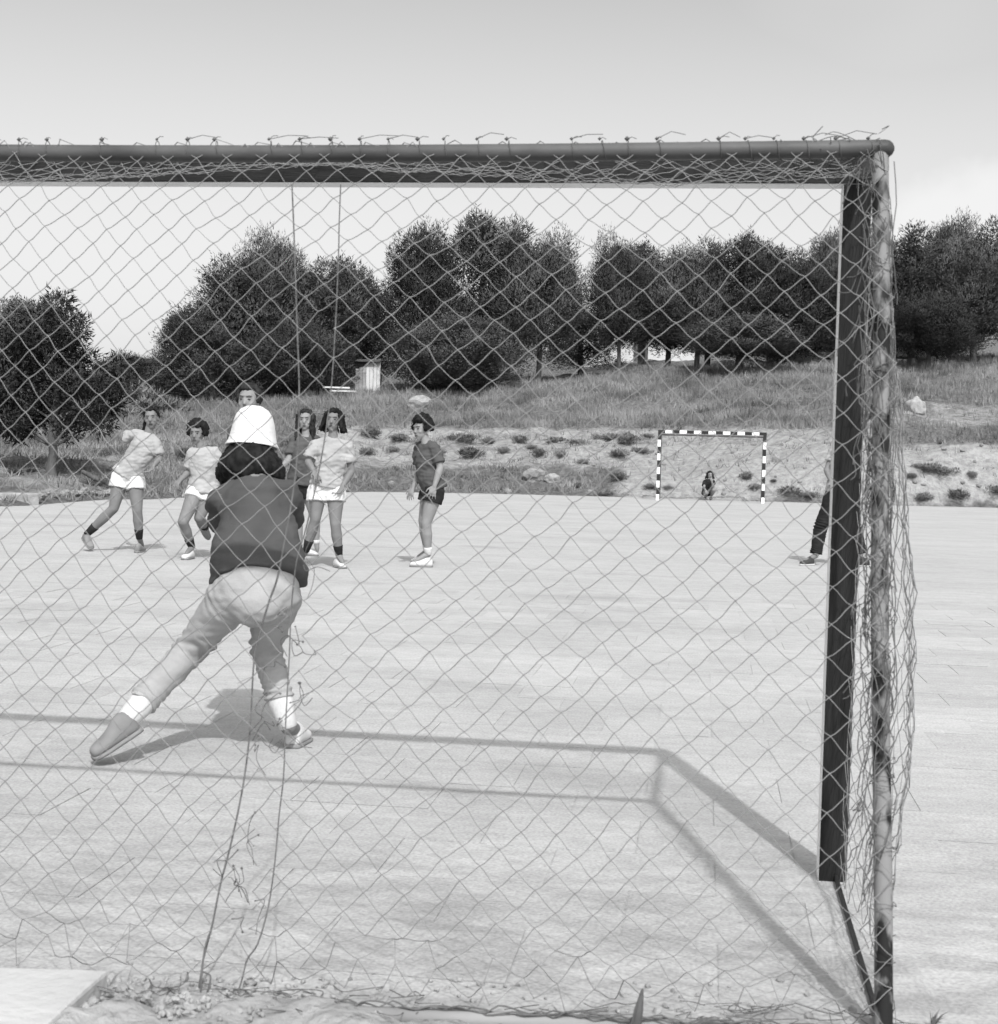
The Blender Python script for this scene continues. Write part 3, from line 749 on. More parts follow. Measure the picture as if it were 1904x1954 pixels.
PINES = [  # u, d, top y, half width px, variant, leaf, label
    (20, 66, 570, 85, 1, 'leaf_pale', 'pale grey tree rising behind the dark tree at the far left'),
    (-70, 60, 600, 90, 0, 'leaf', 'tree cut by the left edge behind the dark broad tree'),
    (245, 72, 676, 60, 2, 'leaf', 'low bushy pine beside the gap of sky on the left'),
    (335, 73, 588, 44, 3, 'leaf', 'small pointed pine at the left end of the pine row'),
    (450, 78, 496, 96, 0, 'leaf', 'broad rounded pine below the pale crown on the left'),
    (512, 92, 455, 70, 2, 'leaf_pale', 'pale round crowned tree showing above the broad left pine'),
    (632, 80, 496, 66, 1, 'leaf', 'mid height pine behind the torn seam of the net'),
    (400, 72, 610, 62, 3, 'leaf', 'short pine in front of the broad rounded pine'),
    (560, 74, 610, 80, 2, 'leaf', 'low dense pine left of the white board shed'),
    (690, 84, 528, 46, 3, 'leaf', 'small dark pine filling the dip left of the tallest pines'),
    (800, 78, 434, 66, 0, 'leaf', 'tall dark pine with a flat shouldered top, left of the tallest one'),
    (905, 80, 412, 84, 1, 'leaf', 'tallest pine of the row in the middle of the view'),
    (1020, 79, 450, 60, 4, 'leaf', 'dark pine just left of the bright gap of sky'),
    (860, 74, 600, 90, 2, 'leaf', 'low spreading pine below the tallest pine'),
    (1172, 80, 456, 46, 4, 'leaf', 'pine just right of the bright gap of sky'),
    (1265, 82, 474, 66, 4, 'leaf', 'rounded pine second to the right of the bright gap'),
    (1100, 86, 590, 50, 3, 'leaf', 'small pine standing back in the bright gap of sky'),
    (1340, 84, 458, 42, 5, 'leaf', 'slim pine with spiky shoots above the far goal'),
    (1412, 80, 452, 62, 1, 'leaf', 'pine with twin tops right of the slim spiky pine'),
    (1320, 80, 520, 60, 4, 'leaf', 'dark pine filling the row between the rounded and the slim pine'),
    (1460, 86, 470, 60, 1, 'leaf', 'pine standing back between the twin topped pine and the lower dark pine'),
    (962, 90, 436, 40, 0, 'leaf', 'pine standing back right of the tallest pine'),
    (1215, 90, 470, 60, 1, 'leaf', 'pine standing back above the white house'),
    (580, 90, 520, 66, 1, 'leaf', 'pine standing back between the broad pine and the torn seam'),
    (1500, 80, 500, 66, 0, 'leaf', 'lower dark pine left of the near goal post'),
    (1578, 86, 444, 56, 2, 'leaf_pale', 'paler feathery tree just left of the near goal post'),
    (1400, 74, 600, 84, 4, 'leaf', 'low spreading pine behind the far goal'),
    (1655, 80, 452, 62, 4, 'leaf', 'dark pine directly behind the near goal post'),
    (1728, 78, 430, 54, 5, 'leaf', 'narrow pine seen just right of the bunched net'),
    (1800, 92, 424, 60, 2, 'leaf_pale', 'pale round crown standing behind the pines on the right'),
    (1845, 78, 462, 70, 4, 'leaf', 'dark pine with a bare slanting trunk on the right'),
    (1915, 80, 418, 70, 1, 'leaf', 'pine cut by the right edge of the view'),
    (1760, 74, 560, 60, 4, 'leaf', 'low pine with bare lower trunk on the right'),
    (2020, 82, 440, 90, 0, 'leaf', 'pine beyond the right edge'),
]
for (u, d, yt, hw, vi, leaf, lab) in PINES:
    if u > 1990: continue
    plant('pine_tree', lab, 'tree', 'pines along the top of the bank', VARS[vi], u, d, yt, hw, leaf)

# the near dark tree on the left
def near_tree():
    r = random.Random(3); d0 = 37.0; base = at(97, d0); z0 = ground_z(base.x, base.y)
    e = empty('dark_tree', (base.x, base.y, z0 - 0.05), 'big dark bushy tree with a thin trunk at the left edge', 'tree')
    sc = d0 / F
    def loc(u, y, dd=0.0): p = at(u, d0 + dd); return Vector((p.x - base.x, p.y - base.y, CH - (y - yh(u)) * (d0 + dd) / F - z0))
    tr = MB()
    tr.tube([loc(97, 912), loc(95, 885), loc(100, 862), loc(96, 830), loc(104, 760), loc(100, 690)], [0.17, 0.13, 0.12, 0.11, 0.08, 0.03], n=8)
    blobs = []
    spec = [(105, 585, 34), (70, 610, 36), (128, 620, 38), (30, 640, 44), (-20, 660, 60), (90, 680, 60), (140, 690, 44), (30, 720, 64), (-40, 740, 60), (110, 750, 58), (180, 720, 40), (215, 700, 30),
            (60, 790, 56), (0, 800, 50), (150, 780, 50), (205, 760, 40), (120, 812, 34), (175, 800, 30), (35, 812, 34), (232, 728, 28), (-60, 790, 44), (60, 650, 46), (150, 735, 46), (246, 742, 18)]
    for (u, y, rp) in spec:
        for k in range(3):
            c = loc(u + r.uniform(-14, 14), y + r.uniform(-10, 10), r.uniform(-1.0, 1.0)); q = rp * sc * r.uniform(0.55, 0.9)
            blobs.append((c, (q, q, q * 0.8)))
            if k == 0: tr.tube([loc(100, min(850, y + 60)), (loc(100, min(840, y + 40)) + c) / 2, c], [0.035, 0.025, 0.01], n=5)
    v, f = foliage(blobs, 210, 0.13, 0.021, 3, up=0.1, inner=0.2)
    link('crown', leaf_mesh('crown', v, f), M['leaf_near'], None).parent = e
    tr.build('trunk', M['bark'], None, True).parent = e
near_tree()

# loose shrubbery and tall scrub at the foot of the trees, left
def scrub_var(seed, flat=0.6, dens=120, L=0.22, W=0.02):
    r = random.Random(seed); bl = []
    for i in range(9):
        a = r.uniform(0, 6.28); q = r.uniform(0.0, 0.6); s = r.uniform(0.22, 0.42)
        bl.append(((math.cos(a) * q, math.sin(a) * q, 0.22 + r.uniform(0, 0.2)), (s, s, s * flat)))
    v, f = foliage(bl, dens, L, W, seed, up=0.9, inner=0.3); return leaf_mesh('shrub', v, f)
SV = [scrub_var(40 + k) for k in range(5)]
def shrub(u, y, hw, asp, k, label, group='low scrub clumps on the bank', name='scrub_bush', leaf='scrub', dmin=28):
    # find the distance where the bank surface appears at picture height y
    best = None
    for d in np.arange(dmin, 85, 0.25):
        p = at(u, d); z = ground_z(p.x, p.y); yy = yh(u) + (CH - z) * F / d
        if yy <= y: best = (p, z, d); break
    if best is None: return
    p, z, d = best
    o = bpy.data.objects.new(name, SV[k % 5]); COL.objects.link(o)
    if len(SV[k % 5].materials) == 0: SV[k % 5].materials.append(M['scrub'])
    o.material_slots[0].link = 'OBJECT'; o.material_slots[0].material = M[leaf]
    s = hw * d / F / 0.85; o.location = (p.x, p.y, z - 0.05 * s); o.scale = (s * random.uniform(0.75, 1.5), s * random.uniform(0.8, 1.5), s * asp * random.uniform(0.8, 1.2)); o.rotation_euler = (0, 0, random.uniform(0, 6.28))
    tag(o, label, 'shrub', group); return o
BUSH = [(705, 832, 26), (760, 838, 20), (800, 845, 24), (880, 838, 30), (930, 842, 16), (985, 838, 22), (1055, 838, 20), (1010, 852, 12), (1095, 845, 16), (1160, 835, 26), (1195, 842, 22), (1230, 835, 14),
        (700, 862, 18), (745, 858, 16), (830, 862, 16), (895, 868, 26), (960, 862, 14), (1025, 866, 18), (1065, 872, 16), (1110, 880, 14), (1180, 868, 24), (1220, 862, 18),
        (640, 850, 22), (560, 852, 24), (600, 840, 20), (480, 868, 20), (350, 872, 24), (395, 858, 18)]
for i, (u, y, hw) in enumerate(BUSH):
    shrub(u, y + 6, hw, random.uniform(0.8, 1.1), i, 'low dark scrub clump dotted over the pale earth left of the far goal')
BUSH2 = [(1240, 930, 26), (1275, 935, 20), (1420, 915, 24), (1440, 935, 22), (1500, 945, 34), (1545, 950, 34), (1590, 952, 26), (1150, 945, 22), (1100, 930, 18), (1475, 925, 14), (1180, 915, 24)]
for i, (u, y, hw) in enumerate(BUSH2):
    shrub(u, y + 4, hw * 0.72, random.uniform(0.7, 1.0), i + 2, 'dark weedy tuft at the foot of the bank beside the far goal', 'weedy tufts at the foot of the bank')
BUSH3 = [(1775, 905, 18), (1800, 915, 16), (1735, 918, 10), (1760, 955, 14), (1825, 962, 22), (1790, 845, 9), (1900, 955, 22), (1850, 930, 12), (1750, 895, 12)]
for i, (u, y, hw) in enumerate(BUSH3):
    shrub(u, y + 3, hw * 1.2, 1.0, i + 1, 'small dark weed clump on the pale cut bank right of the near goal', 'weeds on the pale cut bank')
for (u, y, hw, lab) in ((28, 908, 16, 'round dark bush near the left edge, larger of two by the kerb'), (62, 903, 11, 'small round dark bush beside the larger one near the left edge')):
    o = shrub(u, y, hw, 1.25, 3, lab, 'round bushes behind the kerb', 'round_bush', 'leaf')
for (u, y, hw, k) in ((262, 770, 60, 0), (300, 790, 50, 1), (235, 800, 44, 2), (340, 765, 36, 3)):
    shrub(u, y, hw, 0.95, k, 'tall pale scrub at the foot of the slope right of the dark tree', 'tall scrub on the left slope', 'tall_scrub', 'scrub')

# dry grass over the slope
def grass():
    r = np.random.default_rng(11); V = []; n = 0
    while n < 52000:
        u = r.uniform(-60, 1980); d = 27 + 56 * r.random() ** 0.8
        D, Z = col_knots(u)
        if d < D[0] + 0.3: continue
        p = at(u, d); z = ground_z(p.x, p.y); yy = yh(u) + (CH - z) * F / d
        e = earth_at(u, yy) + 1.1 * 0.5 + 0.5 * mnoise.noise(Vector((p.x * 0.5, p.y * 0.5, 0)))
        if e > 0.86 and r.random() < 0.93: n += 0.6; continue
        h = r.uniform(0.12, 0.34) * (1.25 if yy < 820 else 0.8) * (0.75 + 0.6 * abs(mnoise.noise(Vector((p.x * 0.3, p.y * 0.3, 4)))))
        for b in range(3):
            a = r.uniform(0, 6.28); w = 0.018; x = p.x + r.normal() * 0.08; y = p.y + r.normal() * 0.08
            V.append([(x - math.cos(a) * w, y - math.sin(a) * w, z - 0.03), (x + math.cos(a) * w, y + math.sin(a) * w, z - 0.03), (x + r.normal() * 0.09, y + r.normal() * 0.09, z + h)])
        n += 1
    v = np.array(V).reshape(-1, 3); f = np.arange(len(v)).reshape(-1, 3)
    tag(link('dry_grass', mesh_np('dry_grass', v, f), M['grass']), 'dry grass covering the slope below the pines', 'grass', None, 'stuff')
M['grass'] = mat('grass', 0.09, 0.27, 0.45, 0.95, coord='World', detail=6, sharp=(0.36, 0.64))
grass()

# ------------------------------------------------------------------ stones and rubble
def stone_mesh(seed, flat=0.7):
    bm = bmesh.new(); bmesh.ops.create_icosphere(bm, subdivisions=3, radius=1.0); r = random.Random(seed); o = Vector((r.uniform(0, 50), r.uniform(0, 50), 0))
    for v in bm.verts:
        k = 1 + 0.34 * mnoise.noise(v.co * 1.3 + o) + 0.12 * mnoise.noise(v.co * 3.1 + o); v.co *= k; v.co.z *= flat
        for ax in range(3): v.co[ax] = max(-0.86, min(0.86, v.co[ax]))
    me = bpy.data.meshes.new('stone'); bm.to_mesh(me); bm.free(); me.materials.append(M['stone']); return me
STN = [stone_mesh(k) for k in range(4)]
def find(u, y, dmin=24):
    for d in np.arange(dmin, 95, 0.2):
        p = at(u, d); z = ground_z(p.x, p.y)
        if yh(u) + (CH - z) * F / d <= y: return Vector((p.x, p.y, z)), d
    return Vector((p.x, p.y, z)), d
def stone(u, y, hw, hh, k, label, group=None, name='boulder', dmin=24, tilt=0.0):
    P, d = find(u, y, dmin); o = bpy.data.objects.new(name, STN[k % 4]); COL.objects.link(o)
    s = hw * d / F; o.location = P + Vector((0, 0, hh * d / F * 0.35)); o.scale = (s, s * 0.9, hh * d / F * 1.9); o.rotation_euler = (random.uniform(-.1, .1), tilt, YAW + random.uniform(-.5, .5))
    return tag(o, label, 'stone', group)
stone(796, 779, 24, 12, 3, 'pale rounded boulder half sunk in the grass below the tallest pines')
stone(1018, 915, 26, 12, 1, 'big pale boulder at the foot of the bank left of the far goal')
stone(1052, 920, 16, 8, 3, 'smaller pale stone touching the right side of the big boulder')
stone(1738, 785, 20, 15, 2, 'pale boulder on the upper bank just right of the bunched net')
stone(1478, 882, 9, 8, 3, 'pale squarish stone on the bank right of the far goal')
stone(1125, 888, 9, 5, 2, 'small pale stone on the bank above the big boulder')
stone(968, 946, 8, 5, 0, 'small pale stone at the paving edge left of the big boulder')
stone(745, 930, 7, 6, 1, 'small pale stone at the paving edge, left of the player in black shorts')
stone(468, 800, 10, 6, 1, 'flat pale stone in the grass just right of the goalkeeper hat')
for i in range(13):
    u = 62 + i * 14 + random.uniform(-4, 4); stone(u, 958 - (i * 0.9) - random.uniform(0, 14), random.uniform(11, 17), random.uniform(3.5, 5.5), i, 'pale broken slab in the rubble row at the left edge of the court', 'rubble row on the left', 'rubble_stone', tilt=random.uniform(-.7, -.2))
for i in range(34):
    u = random.uniform(1120, 1575) if i < 24 else random.uniform(1735, 1900); y = random.uniform(850, 950)
    stone(u, y, random.uniform(2.5, 6.0), random.uniform(1.5, 3.4), i, 'small pale stone scattered over the eroded earth bank', 'stones scattered on the bank', 'loose_stone')
# low kerb wall at the far left
def kerb():
    a = at(-220, 27.2); b = at(70, 28.6); q = (b - a); mb = MB(); rot = Matrix.Rotation(math.atan2(q.y, q.x), 3, 'Z')
    mb.box(((a.x + b.x) / 2, (a.y + b.y) / 2, 0.06), (q.length, 0.35, 0.34), rot); o = mb.build('kerb_wall', M['dirt']); bevel_obj(o, 0.03)
    tag(o, 'low pale kerb along the court at the left edge', 'kerb', None, 'thing')
kerb()
# fallen dead branches
def branches():
    P, d = find(185, 930); e = empty('dead_branch', P, 'fallen dark dead branch lying behind the rubble on the left', 'branch')
    def q(u, y, dd=0): return U(u, y, d + dd)
    mb = MB(); mb.tube([q(158, 900, 0.3), q(180, 912), q(205, 922), q(240, 922)], [0.05, 0.06, 0.06, 0.03], n=7)
    mb.tube([q(150, 936), q(178, 925), q(215, 915), q(260, 918)], [0.03, 0.05, 0.05, 0.02], n=7)
    mb.tube([q(190, 918), q(186, 930), q(176, 936)], [0.03, 0.02, 0.01], n=6)
    o = mb.build('limb', M['wood_dark'], e, True)
    r = random.Random(2); bl = [(q(u, y, r.uniform(-.1, .2)), (0.32, 0.28, 0.16)) for (u, y) in ((185, 930), (205, 928), (225, 924), (250, 924), (168, 934))]
    v, f = foliage(bl, 200, 0.2, 0.012, 8, up=0.3); link('twig_mass', mesh_np('twig_mass', v, f), M['wood_dark'], e)
branches()

# ------------------------------------------------------------------ buildings and cars among the trees
def house():
    d = 100.0; c = at(1205, d); z = ground_z(c.x, c.y); e = empty('white_house', (c.x, c.y, z), 'low white house partly hidden behind the pine trunks left of the far goal', 'house')
    R3 = Matrix.Rotation(YAW, 3, 'Z')
    def bx(mb, x, y, zz, sx, sy, sz): mb.box(Vector((c.x, c.y, z)) + R3 @ Vector((x, y, zz)), (sx, sy, sz), R3)
    mb = MB(); bx(mb, 0, 0, 1.3, 7.4, 4, 3.4); w = mb.build('wall', M['whitewash'], e)
    mb = MB(); bx(mb, 0, -0.1, 3.12, 7.9, 4.6, 0.22); mb.build('roof', M['rooftile'], e)
    for x in (-2.2, 2.0):
        mb = MB(); bx(mb, x, -2.0, 1.6, 0.9, 0.06, 1.0); f = mb.build('window', M['wood_dark'], e)
        mb = MB(); bx(mb, x, -2.035, 1.6, 0.74, 0.02, 0.84); mb.build('pane', M['glass_dark'], f)
    mb = MB(); bx(mb, 0.1, -2.0, 1.05, 0.95, 0.07, 2.1); mb.build('door', M['wood_dark'], e)
house()
def shed():
    P, d = find(697, 748, 60); e = empty('board_shed', P, 'small white board shed under the pines left of the tallest pines', 'shed')
    sc = d / F
    for i in range(7):
        u = 672 + i * 6.8; mb = MB(); h = (58 if i > 2 else 44 + i * 3) * sc * random.uniform(0.95, 1.03)
        a = at(u + 3, d); mb.box((a.x, a.y, P.z + h / 2 - 0.05), (6.2 * sc, 0.03, h), Matrix.Rotation(YAW + random.uniform(-.06, .06), 3, 'Z')); mb.build('board', M['whitewash'] if i > 2 else M['stone'], e)
    a = at(697, d + 0.7); mb = MB(); mb.box((a.x, a.y, P.z + 29 * sc), (46 * sc, 1.2, 56 * sc), Matrix.Rotation(YAW, 3, 'Z')); mb.build('body', M['wood_dark'], e)
    mb = MB(); a = at(697, d + 0.5); mb.box((a.x, a.y, P.z + 60 * sc), (47 * sc, 1.5, 0.06), Matrix.Rotation(YAW, 3, 'Z') @ Matrix.Rotation(0.1, 3, 'X')); mb.build('roof', M['wood_dark'], e)
shed()
def bench():
    P, d = find(645, 756, 55); e = empty('white_bench', P, 'white slatted bench in the grass left of the white board shed', 'bench'); sc = d / F; R3 = Matrix.Rotation(YAW, 3, 'Z')
    def b(u, h, dd, w, t, nm, m):
        a = at(u, d + dd); mb = MB(); mb.box((a.x, a.y, P.z + h), (w, t if nm != 'leg' else 0.06, 0.07 if nm != 'leg' else t), R3); mb.build(nm, m, e)
    b(636, 0.42, 0.35, 1.3, 0.04, 'backrest_slat', M['whitewash']); b(650, 0.24, 0.0, 1.2, 0.14, 'seat_slat', M['whitewash']); b(648, 0.23, 0.18, 1.2, 0.14, 'seat_slat', M['whitewash'])
    for u in (632, 666): b(u, 0.08, 0.1, 0.06, 0.30, 'leg', M['stone'])
bench()
def car(u, d, label, rz):
    p = at(u, d); z = ground_z(p.x, p.y); e = empty('parked_car', (p.x, p.y, z), label, 'car', 'cars under the pines')
    def part(nm, mb, m, par=None, smooth=False):
        me = mb.mesh(nm); o = link(nm, me, m, None, smooth); o.parent = par or e; return o
    prof = [(-1.95, 0.35), (-1.95, 0.72), (-1.2, 0.88), (1.25, 0.90), (1.95, 0.78), (1.98, 0.35)]
    mb = MB(); n = len(prof)
    mb.add([(x, -0.76, zz) for x, zz in prof] + [(x, 0.76, zz) for x, zz in prof], [tuple(range(n - 1, -1, -1)), tuple(range(n, 2 * n))] + [(i, (i + 1) % n, n + (i + 1) % n, n + i) for i in range(n)])
    o = part('body', mb, M['car_paint']); bevel_obj(o, 0.07)
    cab = [(-1.1, 0.88, 0.74), (-0.62, 1.36, 0.60), (0.55, 1.38, 0.60), (1.2, 0.9, 0.74)]; mb = MB(); n = 4
    mb.add([(x, -w, zz) for x, zz, w in cab] + [(x, w, zz) for x, zz, w in cab], [(3, 2, 1, 0), (4, 5, 6, 7), (0, 1, 5, 4), (2, 3, 7, 6), (3, 0, 4, 7), (1, 2, 6, 5)])
    o = part('cabin_glass', mb, M['glass_dark']); bevel_obj(o, 0.05)
    mb = MB(); mb.box((-0.03, 0, 1.385), (1.25, 1.24, 0.06)); part('roof', mb, M['car_paint'])
    for s in (-1, 1):
        mb = MB(); mb.tube([(-1.1, s * 0.74, 0.89), (-0.62, s * 0.605, 1.37), (0.55, s * 0.605, 1.38), (1.2, s * 0.74, 0.9)], 0.03, n=6); part('window_pillar', mb, M['car_paint'])
        for x in (-1.2, 1.2):
            mb = MB(); mb.tube([(x, s * 0.62, 0.31), (x, s * 0.80, 0.31)], 0.31, n=16, round_caps=False); w = part('wheel', mb, M['rubber'])
            mb = MB(); mb.tube([(x, s * 0.79, 0.31), (x, s * 0.81, 0.31)], 0.17, n=12, round_caps=False); part('rim', mb, M['car_paint'], w)
    e.rotation_euler = (0, 0, rz)
car(1718, 82, 'pale parked car under the pines, just right of the bunched net', YAW + 0.15)
car(1525, 82, 'pale parked car under the pines, left of the near goal post', YAW - 0.25)

# ------------------------------------------------------------------ people
def lerp(a, b, t): return a + (b - a) * t
def hand(mb, W, E, curl=0.35, spread=1.0, flip=1):
    d = (W - E).normalized(); ref = Vector((0, 0, 1)) if abs(d.z) < 0.85 else FH
    s = d.cross(ref).normalized() * flip; n = s.cross(d).normalized()
    mb.tube([W - d * 0.02, W + d * 0.03, W + d * 0.075], [0.021, 0.032, 0.037], [0.018, 0.015, 0.013], axis=s, n=10)
    for k, (o, l) in enumerate(((-0.031, 0.058), (-0.011, 0.070), (0.010, 0.074), (0.030, 0.066))):
        a = W + d * 0.072 + s * o; b = a + d * l * 0.55 * math.cos(curl) + n * -l * 0.55 * math.sin(curl) + s * o * 0.30 * spread
        c = b + d * l * 0.5 * math.cos(curl * 2.4) - n * l * 0.5 * math.sin(curl * 2.4) + s * o * 0.22 * spread
        mb.tube([a - d * 0.02, a, b, c], [0.0095, 0.0095, 0.0088, 0.0075], n=7)
    a = W + d * 0.02 + s * 0.028; b = a + d * 0.030 + s * 0.030; c = b + d * 0.030 + s * 0.008 - n * 0.008
    mb.tube([W + d * 0.01, a, b, c], [0.013, 0.012, 0.010, 0.008], n=7)
def head_frame(yaw, pitch, roll):
    f = (-FH) * math.cos(yaw) + RH * math.sin(yaw); f = f * math.cos(pitch) + Vector((0, 0, 1)) * math.sin(pitch)
    up = Vector((0, 0, 1)); up = up * math.cos(roll) + RH * math.sin(roll)
    x = f.cross(up).normalized(); up = x.cross(f).normalized()
    return Matrix((x, f, up)).transposed()          # columns: right, forward, up
def head(mb, C, Hm, k=1.0):
    def P(x, y, z): return C + Hm @ (Vector((x, y, z)) * k)
    def B(c, r): mb.ball(P(*c), [q * k for q in r], Hm, 14, 10)
    B((0, -0.012, 0.030), (0.073, 0.092, 0.083)); B((0, 0.022, 0.0), (0.069, 0.066, 0.080)); B((0, 0.030, -0.048), (0.057, 0.056, 0.054)); B((0, 0.052, -0.088), (0.026, 0.024, 0.020))
    B((0, 0.088, -0.020), (0.013, 0.020, 0.013)); mb.tube([P(0, 0.080, 0.018), P(0, 0.094, -0.014)], [0.009 * k, 0.011 * k], n=8)
    B((0.038, 0.058, -0.020), (0.022, 0.020, 0.020)); B((-0.038, 0.058, -0.020), (0.022, 0.020, 0.020)); B((0, 0.070, 0.042), (0.050, 0.018, 0.016))
    for s in (-1, 1): B((s * 0.073, -0.008, -0.005), (0.010, 0.020, 0.030))
def face_parts(C, Hm, par, k=1.0, open_mouth=False):
    def P(x, y, z): return C + Hm @ (Vector((x, y, z)) * k)
    for s in (-1, 1):
        mb = MB(); mb.ball(P(s * 0.031, 0.0785, 0.014), (0.012 * k, 0.010 * k, 0.0048 * k), Hm); mb.build('eye', M['feature'], par, True)
        mb = MB(); mb.tube([P(s * 0.012, 0.090, 0.034), P(s * 0.034, 0.086, 0.040), P(s * 0.052, 0.072, 0.034)], [0.0028 * k, 0.0034 * k, 0.002 * k], n=6); mb.build('eyebrow', M['lips'], par, True)
    mb = MB(); mb.ball(P(0, 0.083, -0.058), (0.023 * k, 0.010 * k, (0.010 if open_mouth else 0.006) * k), Hm); mb.build('mouth', M['feature'] if open_mouth else M['lips'], par, True)
    mb = MB(); mb.tube([P(-0.010, 0.098, -0.030), P(0.010, 0.098, -0.030)], 0.004 * k, n=6); mb.build('nostrils', M['lips'], par, True)
def hair_mesh(C, Hm, style, seed, k=1.0):
    r = random.Random(seed); mb = MB()
    def P(x, y, z): return C + Hm @ (Vector((x, y, z)) * k)
    def on(th, ph, s=1.0):   # skull direction: ph about up (0 = forward), th from the top
        return Vector((math.sin(th) * math.sin(ph) * 0.080, math.sin(th) * math.cos(ph) * 0.098 - 0.012, math.cos(th) * 0.090 + 0.030)) * s
    if style == 'none': return mb
    thick = {'curly': 0.030, 'long': 0.018, 'bob': 0.022, 'pony': 0.014, 'short': 0.024}[style]
    n = 190
    for i in range(n):
        th = math.acos(1 - (1.55 if style in ('long', 'bob') else 1.32) * (i + 0.5) / n); ph = i * 2.39996
        fr = math.cos(ph) * math.sin(th)
        z = math.cos(th)
        if fr > 0.30 and z < (0.74 if style != 'curly' else 0.66): continue
        if style == 'pony' and fr > -0.2 and z < 0.15 and abs(math.sin(ph) * math.sin(th)) > 0.7: continue
        q = on(th, ph); s = thick * r.uniform(0.75, 1.2)
        if style == 'curly': q = q + q.normalized() * r.uniform(0.0, 0.022)
        mb.ball(P(*q), s * k, None, 8, 6)
    if style in ('long', 'bob'):
        ln = 0.30 if style == 'long' else 0.17
        for i in range(46):
            ph = r.uniform(1.0, 2 * math.pi - 1.0); q = on(1.25, ph, 1.03)
            out = Vector((q.x, q.y, 0)).normalized(); pts = []
            for t in range(6):
                a = t / 5; pts.append(P(*(q + Vector((0, 0, -ln * a * r.uniform(0.9, 1.0))) + out * (0.012 + (0.05 if style == 'bob' else 0.018) * a * a * r.uniform(0.4, 1.4)) + Vector((0.008 * math.sin(6 * a + i), 0.008 * math.cos(5 * a + i), 0)))))
            mb.tube(pts, [0.017 * k, 0.018 * k, 0.018 * k, 0.017 * k, 0.014 * k, 0.007 * k], n=7)
    if style == 'curly':
        for i in range(120):
            th = r.uniform(0, 1.75); ph = r.uniform(0, 6.28)
            if math.cos(ph) * math.sin(th) > 0.35 and math.cos(th) < 0.5: continue
            q = on(th, ph, 1.26 * r.uniform(0.95, 1.12)); mb.ball(P(*q), r.uniform(0.011, 0.021) * k, None, 7, 5)
    return mb
def smooth_path(pts, k=5): return crom(pts, k)
def shoe(par, ankle, toe, upper, sole, flat=False, name='shoe', L=None):
    d0 = toe - ankle; ln = d0.length
    if flat: f = Vector((d0.x, d0.y, 0)).normalized(); up = Vector((0, 0, 1))
    else:
        h = Vector((d0.x, d0.y, 0)); h = h.normalized() if h.length > 1e-4 else -FH
        an = math.atan2(d0.z, Vector((d0.x, d0.y, 0)).dot(h)) + 0.37
        f = h * math.cos(an) + Vector((0, 0, 1)) * math.sin(an); up = Vector((0, 0, 1)) * math.cos(an) - h * math.sin(an)
    s = f.cross(up).normalized(); L = L or 0.242
    base = toe - f * L                     # heel end of the sole
    S = [(-0.0, 0.024, 0.045), (0.02, 0.034, 0.084), (0.06, 0.038, 0.098), (0.10, 0.039, 0.086), (0.14, 0.042, 0.060), (0.18, 0.045, 0.048), (0.215, 0.044, 0.042), (0.240, 0.036, 0.036), (0.252, 0.024, 0.028), (0.256, 0.012, 0.020)]
    k = L / 0.255
    def loft(rows, z0, nm, m, p):
        mb = MB(); n = 12; vv = []; ff = []
        for (x, w, h) in rows:
            for i in range(n):
                a = 2 * math.pi * i / n; cx_, cz = math.cos(a), math.sin(a)
                zz = z0 + (h * (0.5 + 0.5 * cz) if cz > -0.4 else 0)
                vv.append(base + f * x * k + s * (w * (abs(cx_) ** 0.7) * (1 if cx_ > 0 else -1) * (1 if cz < 0.2 else 1 - 0.35 * cz)) + up * zz)
        for i in range(len(rows) - 1):
            for j in range(n): ff.append((i * n + j, i * n + (j + 1) % n, (i + 1) * n + (j + 1) % n, (i + 1) * n + j))
        ff.append(tuple(range(n - 1, -1, -1))); q = (len(rows) - 1) * n; ff.append(tuple(range(q, q + n))); mb.add(vv, ff)
        return mb.build(nm, m, p, True)
    o = loft(S, 0.014, name, upper, par); sb = o.modifiers.new('sub', 'SUBSURF'); sb.levels = 1; sb.render_levels = 1
    loft([(x - 0.002 if i == 0 else x + (0.004 if i == len(S) - 1 else 0), w + 0.004, 0.020) for i, (x, w, h) in enumerate(S)], 0.0, 'sole', sole, o)
    return o
